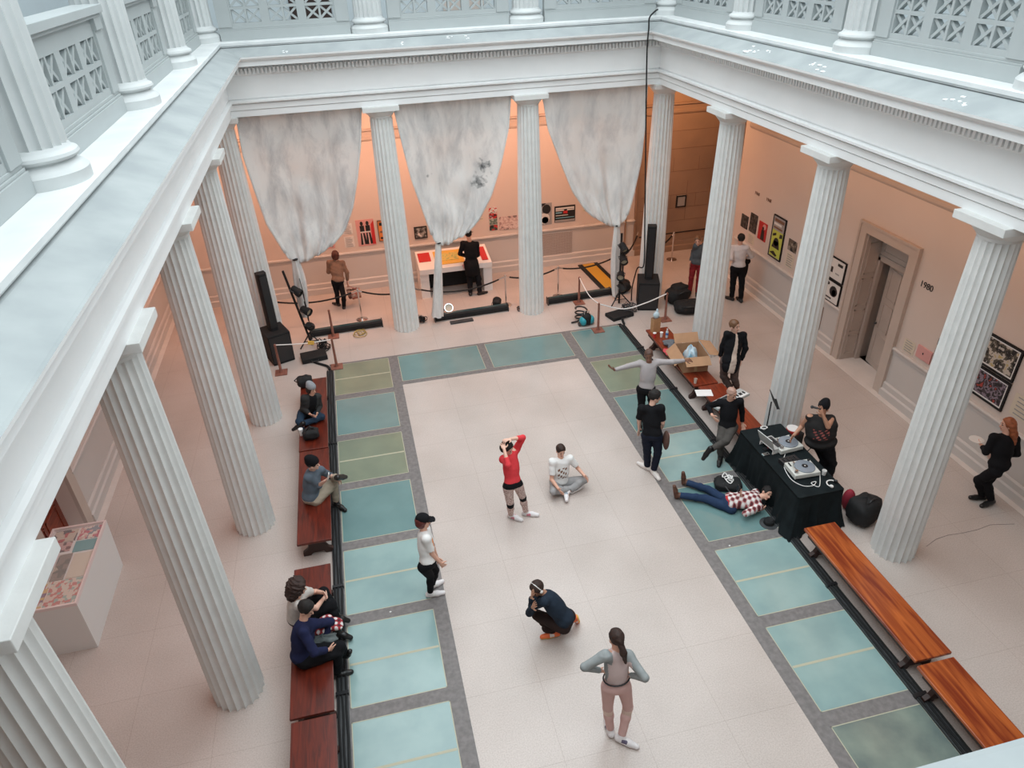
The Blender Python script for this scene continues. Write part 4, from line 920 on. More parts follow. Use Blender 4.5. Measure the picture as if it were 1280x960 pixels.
# ================================================================ bags, machine and clutter
def blob(name, label, cat, parts, m, loc, rz=0, straps=None, extra=None):
    """soft bag: noisy rounded boxes; parts = list of (centre, radii)"""
    o = thing(name, label, cat, loc, rz)
    b = MB(); rnd = random.Random(len(label))
    for (c, r) in parts:
        seg, rings = 22, 14; vs = []; fs = []; ph = [rnd.uniform(0, 6) for _ in range(4)]
        for i in range(rings+1):
            t = PI*i/rings
            for k in range(seg):
                a = 2*PI*k/seg
                def se(v, e): return math.copysign(abs(v)**e, v)
                x, y, z = se(math.sin(t), .7)*se(math.cos(a), .6), se(math.sin(t), .7)*se(math.sin(a), .6), -se(math.cos(t), .7)
                n_ = 1+.05*math.sin(5*a+ph[0]+3*z)+.04*math.sin(7*z+ph[1]+2*a)
                vs.append((c[0]+r[0]*x*n_, c[1]+r[1]*y*n_, max(0, c[2]+r[2]*z*n_)))
        for i in range(rings):
            for k in range(seg): k2 = (k+1) % seg; fs.append((i*seg+k, i*seg+k2, (i+1)*seg+k2, (i+1)*seg+k))
        b.add(vs, fs)
    b.build('body', m, o, smooth='all')
    for s_ in (straps or []):
        q_ = MB(); q_.tube(s_, .014, 6); q_.build('strap', M['black_gloss'], o, smooth='all')
    return o
blob('equipment_bag', 'black equipment bag piled on the floor right of the right loudspeaker', 'bag', [((0, 0, .2), (.34, .24, .2)), ((.1, .05, .34), (.22, .18, .12))], M['black'], (5.52, -.62, 0), .3, [[(-.2, -.2, .3), (0, -.28, .4), (.2, -.2, .3)]])
blob('equipment_bag', 'wide low black bag closest to the first right column', 'bag', [((0, 0, .15), (.38, .26, .15))], M['black'], (5.55, -1.28, 0), -.2, [[(-.25, -.2, .22), (0, -.3, .28), (.25, -.2, .22)]])
blob('equipment_bag', 'black bag under the cables left of the right loudspeaker', 'bag', [((0, 0, .16), (.24, .24, .16))], M['black'], (4.34, .45, 0), .1, [[(-.15, -.1, .3), (0, -.1, .42), (.15, -.1, .3)]])
o = thing('equipment_case', 'flat black case lying in front of the right lamp pole', 'case', (3.75, -1.0, 0), .25)
b = MB(); b.span((-.32, -.2, 0), (.32, .2, .09)); b.build('case_body', M['black'], o, bevel=.015)
b = MB(); b.tube([(-.08, -.2, .05), (-.08, -.25, .05), (.08, -.25, .05), (.08, -.2, .05)], .01, 6); b.build('handle', M['dkmetal'], o)
o = thing('equipment_case', 'flat black case beside the left bass box under the cord', 'case', (-4.0, -.98, 0), .15)
b = MB(); b.span((-.3, -.2, 0), (.3, .2, .12)); b.build('case_body', M['black'], o, bevel=.015)
b = MB(); b.tube([(-.08, -.2, .06), (-.08, -.25, .06), (.08, -.25, .06), (.08, -.2, .06)], .01, 6); b.build('handle', M['dkmetal'], o)
# teal machine
M['teal'] = mat('teal_plastic', (.03, .33, .40), .35)
o = thing('wet_vacuum', 'small teal and black vacuum machine on the floor behind the right post', 'vacuum cleaner', (2.78, -1.22, 0), .2)
b = MB(); b.ball((-.1, 0, .13), (.09, .12, .12)); b.ball((.12, 0, .13), (.09, .12, .12)); b.build('teal_tank', M['teal'], o, smooth='all')
b = MB(); b.lathe([(.11, .05), (.12, .1), (.12, .24), (.09, .30), (.04, .33)], 18); b.build('motor_body', M['black'], o, smooth=True)
for s_ in (-1, 1):
    b = MB(); b.lathe([(.06, -.015), (.06, .015)], 14, (s_*.19, .02, .06), Matrix.Rotation(PI/2, 3, 'Y')); b.build('wheel', M['darkgrey'], o)
b = MB(); b.tube([(.15*math.cos(a*.4), .15*math.sin(a*.4)+.28, .05+.008*a) for a in range(40)], .022, 7); b.tube([(-.3, .25, .02), (-.15, .2, .05), (-.05, .1, .2)], .022, 7); b.build('hose', M['black_gloss'], o, smooth='all')
b = MB(); b.tube([(-.06, 0, .3), (-.06, 0, .4), (.06, 0, .4), (.06, 0, .3)], .012, 6); b.build('handle', M['chrome'], o)
# on the far right bench
def zb(px, py, z=.45): return fl(px, py, z)
o = thing('paper_bag', 'brown paper bag standing on the far end of the right bench', 'bag', (3.93, -2.83, .451), .2)
b = MB(); b.frustum((0, 0, 0), (.19, .12), (.20, .12), .36); b.build('bag_body', mat('kraft_paper', (.50, .27, .13), .8, noise=.15, nscale=12), o)
b = MB(); b.span((-.095, -.055, .36), (.095, .055, .362)); b.build('opening', P_['brown'], o)
o = thing('plastic_bag', 'crumpled pale blue plastic bag on top of the brown paper bag', 'bag', (3.93, -2.83, .815))
b = MB(); b.ball((0, 0, .07), (.08, .06, .09), 9, 6); b.ball((.02, .01, .16), (.03, .03, .07), 8, 5); b.build('bag_body', mat('pale_blue_plastic', (.55, .68, .75), .3), o)
def cup(label, p, h=.11, m=None, r=.036, lid=True):
    o = thing('paper_cup', label, 'cup', (p[0], p[1], p[2]), 0, 'cups on the far right bench')
    b = MB(); b.lathe([(r*.75, 0), (r, h), (r+.004, h+.003), (r, h+.006)], 14); b.build('cup_body', m or M['paper'], o, smooth=True)
    if lid: b = MB(); b.lathe([(r+.004, h+.003), (r+.004, h+.014), (r*.8, h+.02)], 14); b.build('lid', M['white'], o)
    return o
cup('white takeaway cup with red band, left of the pair on the right bench', (3.80, -3.10, .451), m=P_['red'])
cup('white takeaway cup beside the water bottle on the right bench', (3.96, -3.12, .451))
o = thing('water_bottle', 'clear plastic water bottle with blue label on the far right bench', 'bottle', (4.07, -3.18, .451))
b = MB(); b.lathe([(.03, 0), (.033, .02), (.033, .15), (.014, .19), (.014, .205)], 14); b.build('bottle_body', mat('clear_plastic', (.6, .68, .72), .08), o, smooth=True)
b = MB(); b.lathe([(.034, .07), (.034, .13)], 14); b.build('label_band', mat('blue_label', (.06, .2, .5), .4), o)
b = MB(); b.lathe([(.016, .205), (.016, .225)], 12); b.build('cap', M['white'], o)
def crumple(name, label, cat, c, r, m, rz=0, seed=0, group=None):
    rnd = random.Random(seed); ph = [rnd.uniform(0, 6.28) for _ in range(8)]; seg, rings = 40, 16; vs, fs = [], []
    for i in range(rings+1):
        t = PI*i/rings
        for k in range(seg):
            a = 2*PI*k/seg; rr_ = 1+.16*math.sin(3*a+ph[0])+.12*math.sin(5*a+ph[1]+2*t)+.07*math.sin(9*a+ph[2]-3*t)
            z = -math.cos(t)*(1+.25*math.sin(4*a+ph[3])+.2*math.sin(7*a+ph[4]+4*t))
            vs.append((r[0]*math.sin(t)*math.cos(a)*rr_, r[1]*math.sin(t)*math.sin(a)*rr_, max(0, r[2]*(1+z)/1.0)))
    for i in range(rings):
        for k in range(seg): k2 = (k+1) % seg; fs.append((i*seg+k, i*seg+k2, (i+1)*seg+k2, (i+1)*seg+k))
    b = MB(); b.add(vs, fs); o = b.build(name, m, smooth='all'); o.location = c; o.rotation_euler = (0, 0, rz)
    return tag(o, label, cat, group)
crumple('folded_jacket', 'grey jacket lying crumpled on the far right bench', 'jacket', (4.08, -3.62, .451), (.24, .22, .06), mat('grey_wool', (.16, .17, .19), .9, noise=.3, nscale=20), seed=1)
crumple('pink_cloth', 'pinkish red cloth hanging at the court side of the far right bench', 'cloth', (3.84, -3.92, .451), (.13, .22, .035), mat('pink_red_cloth', (.62, .07, .09), .8), seed=2)
crumple('white_cloth', 'white cloth on the bench behind the carton', 'cloth', (4.26, -3.72, .451), (.09, .13, .05), M['paper'], seed=3)
crumple('dark_hat', 'dark knitted hat on the edge of the bench by the first right column', 'hat', (4.26, -3.42, .451), (.06, .11, .055), mat('dark_knit', (.05, .055, .06), .9), seed=4)
# open cardboard carton
o = thing('cardboard_box', 'large open cardboard carton on the right bench', 'box', (4.06, -4.45, .452), -.12)
M['card'] = mat('corrugated_card', (.48, .27, .15), .8, noise=.12, nscale=5); M['card_in'] = mat('carton_inside', (.40, .23, .13), .85)
a, c, h = .27, .33, .36; b = MB()
for q_ in (((-a, -c, 0), (a, -c+.008, h)), ((-a, c-.008, 0), (a, c, h)), ((-a, -c, 0), (-a+.008, c, h)), ((a-.008, -c, 0), (a, c, h)), ((-a, -c, 0), (a, c, .008))): b.span(*q_)
b.build('carton_body', M['card'], o)
for nm_, cc, d_, kw in (('f', (-a-.10, 0, h-.08), (.26, 2*c, .006), dict(ry=-.75)), ('f', (a+.12, 0, h+.02), (.26, 2*c, .006), dict(ry=.2)), ('f', (0, -c-.09, h-.05), (2*a, .22, .006), dict(rx=.55)), ('f', (0, c+.08, h+.08), (2*a, .22, .006), dict(rx=.8))):
    b = MB(); b.box(cc, d_, **kw); b.build('flap', M['card'], o)
b = MB(); b.span((-.03, -c-.003, .02), (.03, -c, h-.02)); b.build('packing_tape', mat('packing_tape', (.55, .40, .22), .3), o)
crumple('white_packaging', 'white and blue packaging sticking out of the carton', 'packaging', (4.06, -4.42, .47), (.14, .16, .19), mat('white_blue_packaging', (.75, .78, .80), .4, col2=(.25, .5, .65), nscale=6), seed=6)
# glass cup, paper and keyboard
o = thing('drinking_glass', 'clear glass tumbler on the bench between carton and white paper', 'glass', (*fl(869, 479, .45)[:2], .451))
b = MB(); b.lathe([(.028, 0), (.036, .11), (.033, .11), (.026, .008)], 14); b.build('glass_body', mat('pale_glass', (.62, .50, .42), .06), o, smooth=True)
b = MB(); b.lathe([(.001, .006), (.029, .04)], 12, cap=False); b.build('liquid', P_['cream'], o)
p = fl(880, 491, .455); b = MB(); b.box((0, 0, .002), (.33, .24, .004), rz=-.25); o = b.build('sheet_music', M['paper']); o.location = (p[0], p[1], .451); tag(o, 'white sheets of paper left of the keyboard on the right bench', 'paper')
A_ = fl(878, 504, .52); B_ = fl(909, 489, .52); d = B_-A_; L_ = .92
o = thing('music_keyboard', 'silver electronic keyboard across the right bench behind the leaning man', 'keyboard', (4.18, -5.98, .46), math.atan2(d.y, d.x))
b = MB(); b.span((-L_/2, -.13, 0), (L_/2, .13, .055)); b.build('casing', mat('silver_plastic', (.50, .51, .50), .35), o, bevel=.01)
b = MB(); b.span((-L_/2+.04, -.125, .055), (L_/2-.04, -.005, .064)); b.build('white_keys', M['white'], o)
b = MB(); 
for k in range(31):
    if k % 7 not in (2, 6): b.span((-L_/2+.055+k*.0268, -.075, .064), (-L_/2+.068+k*.0268, -.005, .075))
b.build('black_keys', M['black_gloss'], o)
b = MB(); b.span((-L_/2+.1, .03, .055), (L_/2-.3, .1, .06)); b.build('control_panel', M['dkmetal'], o)

# ================================================================ disc jockey table
TX0, TX1, TY0, TY1, TZ = 3.64, 4.46, -9.22, -7.32, .76
o = thing('draped_table', 'table under a black floor length cloth with the disc jockey gear', 'table', ((TX0+TX1)/2, (TY0+TY1)/2, 0))
cx, cy = (TX0+TX1)/2, (TY0+TY1)/2; hx, hy = (TX1-TX0)/2, (TY1-TY0)/2
b = MB(); b.span((-hx+.02, -hy+.02, TZ-.03), (hx-.02, hy-.02, TZ-.004)); b.build('tabletop', M['dkmetal'], o)
for sx in (-1, 1):
    for sy in (-1, 1):
        b = MB(); b.tube([(sx*(hx-.08), sy*(hy-.1), 0), (sx*(hx-.08), sy*(hy-.1), TZ-.03)], .02, 8); b.build('leg', M['dkmetal'], o)
# the cloth
per = []; 
def rrect(r, n=8):
    out = []
    for (sx, sy, a0) in ((1, 1, 0), (-1, 1, PI/2), (-1, -1, PI), (1, -1, 1.5*PI)):
        for k in range(n+1):
            a = a0+PI/2*k/n; out.append((sx*(hx-r)+r*math.cos(a), sy*(hy-r)+r*math.sin(a)))
    return out
base = rrect(.03, 4); dense = []
for i in range(len(base)):
    a_, b_ = base[i], base[(i+1) % len(base)]; l_ = math.hypot(b_[0]-a_[0], b_[1]-a_[1]); n = max(1, int(l_/.03))
    for k in range(n): dense.append((a_[0]+(b_[0]-a_[0])*k/n, a_[1]+(b_[1]-a_[1])*k/n))
N_ = len(dense); rows = 15; vs = []; 
for i in range(rows+1):
    t = i/rows
    for k, (x, y) in enumerate(dense):
        s_ = k/N_*2*PI; f = (.035*math.sin(s_*19+.7)+.028*math.sin(s_*31+2*t)+.02*math.sin(s_*47))*t
        corner = max(0, (abs(x)/hx)*(abs(y)/hy)-.55)/.45
        ln = math.hypot(x, y); nx_, ny_ = (x/hx)**3, (y/hy)**3; q_ = math.hypot(nx_, ny_) or 1
        out = .02*t + .16*corner*t**2 + f*.7 + (.06*t**3 if (x < 0 and y < -.45) else 0)
        if x > 0 and abs(y) < hy-.05: out = min(out, .06*t + f*.6)
        vs.append((x+nx_/q_*out, y+ny_/q_*out, TZ-(TZ-.012)*t if t < 1 else .012+.01*math.sin(s_*23)))
fs = [(i*N_+k, i*N_+(k+1) % N_, (i+1)*N_+(k+1) % N_, (i+1)*N_+k) for i in range(rows) for k in range(N_)] + [tuple(range(N_))]
me = bpy.data.meshes.new('black_cloth'); me.from_pydata(vs, [], fs); M['blackcloth'] = mat('black_tablecloth', (.013, .018, .020), .95, noise=.3, nscale=6); M['blackcloth'].node_tree.nodes['Principled BSDF'].inputs['Specular IOR Level'].default_value = .15; me.materials.append(M['blackcloth']); me.polygons.foreach_set('use_smooth', [True]*(len(fs)-1)+[False])
q_ = bpy.data.objects.new('tablecloth', me); C.objects.link(q_); q_.location = (cx, cy, 0); tag(q_, 'black cloth draped to the floor over the disc jockey table', 'tablecloth')
def turntable(label, x, y, rz):
    o = thing('turntable', label, 'turntable', (x, y, TZ+.002), rz, 'turntables on the black table')
    b = MB(); b.span((-.225, -.18, .02), (.225, .18, .10)); b.build('plinth', mat('silver_deck', (.62, .62, .58), .3), o, bevel=.01)
    for sx in (-1, 1):
        for sy in (-1, 1): b = MB(); b.lathe([(.03, 0), (.03, .02)], 10, (sx*.18, sy*.14, 0)); b.build('foot', M['black'], o)
    b = MB(); b.lathe([(.165, .10), (.165, .115), (.155, .12)], 36, (-.04, 0, 0)); b.build('platter', mat('grey_blue_record', (.23, .26, .30), .25), o, smooth=True)
    b = MB(); b.lathe([(.05, .12), (.05, .123)], 20, (-.04, 0, 0)); b.build('record_label', P_['black'], o)
    b = MB(); b.lathe([(.012, .12), (.012, .127)], 12, (-.04, 0, 0)); b.build('spindle', P_['white'], o)
    b = MB(); b.lathe([(.035, .10), (.035, .12), (.025, .15)], 16, (.17, .11, 0)); b.tube([(.17, .11, .145), (.165, -.02, .145), (.10, -.11, .13)], .007, 6); b.span((.085, -.13, .122), (.112, -.095, .135)); b.build('tonearm', M['chrome'], o)
    b = MB(); b.span((.16, -.15, .10), (.18, -.06, .112)); b.build('pitch_slider', M['black'], o)
    b = MB(); b.lathe([(.022, .10), (.022, .112)], 12, (-.19, -.14, 0)); b.build('start_button', M['black'], o)
p1 = fl(1003, 584, .86)
turntable('silver turntable with a blue grey record at the near end of the black table', p1[0], p1[1], math.radians(8+90+80))
turntable('silver turntable behind the open laptop on the black table', 4.15, -7.98, math.radians(5+180))
p = fl(975, 572, .82)
o = thing('dj_mixer', 'black mixer between the two turntables', 'audio mixer', (3.98, -8.42, TZ+.002), math.radians(6))
b = MB(); b.span((-.16, -.12, 0), (.16, .12, .08)); b.build('casing', M['black_gloss'], o, bevel=.008)
for i in range(4):
    for j in range(4): b = MB(); b.lathe([(.009, .08), (.008, .098)], 8, (-.11+i*.07, -.03+j*.035, 0)); b.build('knob', M['dkmetal'], o)
for i in range(3): b = MB(); b.span((-.09+i*.08, -.1, .08), (-.075+i*.08, -.06, .092)); b.build('fader', P_['white'], o)
# laptop: base and screen open toward the DJ
o = thing('laptop', 'silver laptop with raised screen on the black table', 'laptop', (3.93, -7.92, TZ+.09), math.radians(-88+8))
b = MB(); b.span((-.18, -.12, 0), (.18, .12, .016)); b.build('base', mat('aluminium', (.55, .55, .54), .3, .4), o, bevel=.004)
b = MB(); b.span((-.15, -.02, .016), (.15, .09, .018)); b.build('keyboard', M['dkmetal'], o)
b = MB(); b.box((0, -.165, .115), (.36, .01, .25), rx=.38); b.build('screen', mat('laptop_lid', (.60, .60, .58), .35, .3), o)
b = MB(); b.box((0, -.157, .117), (.33, .006, .22), rx=.38); b.build('display', M['black_gloss'], o)
o = thing('laptop_stand', 'white box like stand under the laptop', 'stand', (3.93, -7.92, TZ+.002), math.radians(-80))
b = MB(); b.span((-.17, -.13, .0), (-.15, .13, .088)); b.span((.15, -.13, .0), (.17, .13, .088)); b.span((-.17, -.13, .075), (.17, .13, .088)); b.build('frame', M['white'], o)
o = thing('tumbler', 'small upright white cup at the DJ side of the near turntable', 'cup', (*fl(1030, 591, TZ+.04)[:2], TZ+.002))
b = MB(); b.lathe([(.03, 0), (.038, .09), (.034, .09), (.026, .01)], 14); b.build('cup_body', M['white'], o, smooth=True)
p = fl(1040, 606, TZ)
o = thing('headphones', 'black and white headphones at the near end of the black table', 'headphones', (p[0], p[1], TZ+.004), .6)
b = MB(); b.tube([(.085*math.cos(a), .085*math.sin(a), .02) for a in [PI*k/12 for k in range(13)]], .011, 7); b.build('headband', M['white'], o, smooth='all')
for s_ in (-1, 1): b = MB(); b.ball((s_*.085, -.02, .03), (.025, .035, .03), 10, 6); b.build('ear_cup', M['black_gloss'] if s_ > 0 else M['white'], o, smooth='all')
pp = [fl(x, y, TZ+.012) for x, y in ((982, 566), (979, 580), (988, 598), (1003, 607), (1016, 607), (1020, 602), (1014, 604), (1024, 608), (1025, 592))]
cable('headphone_lead', 'white lead looping around the near turntable', pp, .006, M['paper'])
pp = fl(954, 536, TZ); o = thing('coiled_cord', 'coiled white cord at the far end of the black table', 'cord', (pp[0], pp[1], TZ+.003))
b = MB(); b.tube([((.06+.02*math.sin(a*.7))*math.cos(a*.6), (.04+.015*math.cos(a*.9))*math.sin(a*.6), .008+.0008*a) for a in range(34)], .006, 5); b.build('coil', M['paper'], o, smooth='all')
for k, (px, py, lab, c_) in enumerate(((957, 569, 'small silver device at the court side of the black table', M['chrome']), (958, 562, 'small black box with red lamp beside the silver device', M['black_gloss']))):
    p = fl(px, py, TZ); o = thing('small_device', lab, 'audio device', (p[0], p[1], TZ+.002), .1); b = MB(); b.span((-.06, -.035, 0), (.06, .035, .03)); b.build('casing', c_, o, bevel=.004); b = MB(); b.lathe([(.012, .03), (.01, .042)], 10, (.03, 0, 0)); b.build('knob', P_['red'] if k else M['black'], o)
# gear beyond and around the table
def music_stand(label, x, y, h, rz):
    o = thing('music_stand', label, 'music stand', (x, y, 0), rz)
    b = MB(); b.tube([(0, 0, .3), (0, 0, h)], .012, 8); b.build('pole', M['black'], o)
    for a in (90, 210, 330): a = math.radians(a); b = MB(); b.tube([(0, 0, .3), (.2*math.cos(a), .2*math.sin(a), .01)], .009, 6); b.build('leg', M['black'], o)
    b = MB(); b.box((0, -.03, h+.06), (.34, .012, .24), rx=-.5); b.box((0, -.10, h-.04), (.34, .05, .01)); b.build('desk', M['black'], o)
music_stand('black music stand behind the far end of the black table', 4.46, -6.93, .98, 1.2)
def mic_stand(label, x, y):
    o = thing('microphone_stand', label, 'microphone stand', (x, y, 0), .3)
    b = MB(); b.tube([(0, 0, .02), (0, 0, 1.05)], .012, 8); b.build('pole', M['black'], o)
    for a in (60, 180, 300): a = math.radians(a); b = MB(); b.tube([(0, 0, .16), (.28*math.cos(a), .28*math.sin(a), .01)], .01, 6); b.build('leg', M['black'], o)
    b = MB(); b.tube([(.2, .1, .85), (0, 0, 1.05), (-.3, -.12, 1.28)], .010, 6); b.build('boom', M['black'], o)
    b = MB(); b.tube([(-.3, -.12, 1.28), (-.38, -.15, 1.32)], [.014, .022], 8); b.ball((-.39, -.155, 1.325), .026, 10, 6); b.build('microphone', M['darkgrey'], o)
mic_stand('black microphone stand between the second right column and the table', 5.28, -7.35)
o = thing('small_amplifier', 'small amplifier and red white drum gear behind the black table', 'amplifier', (4.82, -7.22, 0), .3)
b = MB(); b.span((-.17, -.14, 0), (.17, .14, .42)); b.build('cabinet', M['black'], o, bevel=.01)
b = MB(); b.lathe([(.11, .42), (.12, .43), (.12, .5), (.11, .51)], 20); b.build('drum_shell', P_['red'], o); b = MB(); b.lathe([(.115, .51), (.115, .515)], 20); b.build('drum_skin', M['white'], o)
blob('speaker_bag', 'large black padded speaker bag on the floor at the near end of the table', 'bag', [((0, 0, .25), (.27, .22, .25))], M['black'], (4.92, -9.25, 0), .25, [[(.05, -.24, .1), (.2, -.3, .03), (.32, -.1, .03)], [(-.1, -.1, .48), (0, -.1, .54), (.12, -.08, .48)]])
b = MB(); b.ball((0, 0, .1), .1, 16, 10); o = b.build('red_ball', mat('dark_red_knit', (.30, .02, .04), .8), smooth='all'); p = fl(1063, 622, .32); o.location = (4.80, -8.85, .32) if False else (4.72, -8.92, .0); o.scale = (1, 1, 1.0); tag(o, 'dark red knitted hat lump peeping over the speaker bag', 'hat')
o.location = (4.86, -8.93, 0.0); o.scale = (1.05, 1.0, 2.1)
blob('shoulder_bag', 'black bag with white cords on the glass beside the lying man', 'bag', [((0, 0, .09), (.24, .17, .09))], M['black'], (3.20, -7.90, 0), -.4, [[(-.1, -.1, .16), (0, -.22, .1), (.1, -.25, .02), (.15, -.4, .02)]])
heap('white cord tangle on the black bag beside the lying man', 3.2, -7.88, .1, M['paper'], name='cord_tangle', n=5, seed=8); bpy.data.objects['cord_tangle'].location.z = .17
o = thing('fedora_hat', 'dark hat lying on the floor by the head of the lying man', 'hat', (3.42, -8.92, 0), .2)
b = MB(); b.lathe([(.15, .005), (.15, .012), (.1, .02)], 24); b.build('brim', M['darkgrey'], o); b = MB(); b.lathe([(.09, .015), (.085, .08), (.06, .11), (.02, .10)], 20); b.build('crown', M['black'], o, smooth=True)
b = MB(); b.box((0, 0, 0), (.10, .28, .30)); q_ = b.build('red_pouch', P_['red']); q_.location = (5.45, -6.55, .17) if False else (5.42, -6.35, .15); tag(q_, 'dark red bag standing behind the second right column', 'bag')
# things on the left bench
blob('black_handbag', 'round black handbag on the bench beside the white cup', 'bag', [((0, 0, .10), (.15, .13, .10))], M['black'], (-3.97, -4.95, .452), 0, [[(-.08, 0, .18), (0, 0, .27), (.08, 0, .18)]])
cup('white paper cup on the left bench edge beside the black handbag', (-4.16, -4.82, .452), .14, r=.042)
b = MB(); b.box((0, 0, .0), (.10, .03, .02), rz=.6); 
blob('black_rucksack', 'black rucksack behind the head of the grey beanie person', 'bag', [((0, 0, .12), (.16, .13, .12))], M['black'], (-4.10, -2.98, .452), .2, [[(-.1, .1, .2), (-.2, .12, .12), (-.12, .1, .03)]])
crumple('plaid_jacket', 'red and white plaid jacket bundled on the lap between the seated couple', 'jacket', (-3.72, -9.72, .60), (.20, .14, .06), None or mat('tmp', (.3, .02, .03)), seed=9)
crumple('grey_jacket', 'grey jacket bundled beside the plaid one on the near bench', 'jacket', (-3.80, -9.88, .55), (.2, .10, .05), mat('grey_cloth2', (.13, .15, .15), .9, noise=.3, nscale=15), seed=10)
# small litter on the floor
for k, (x, y, lab) in enumerate(((-2.9, -9.15, 'tiny white scrap on the dark stone border of the left strip'), (2.55, -9.22, 'tiny white scrap on the dark stone border of the right strip'))):
    b = MB(); b.ball((0, 0, .008), (.018, .014, .01), 8, 4); o = b.build('paper_scrap', M['paper']); o.location = (x, y, .004); tag(o, lab, 'litter')

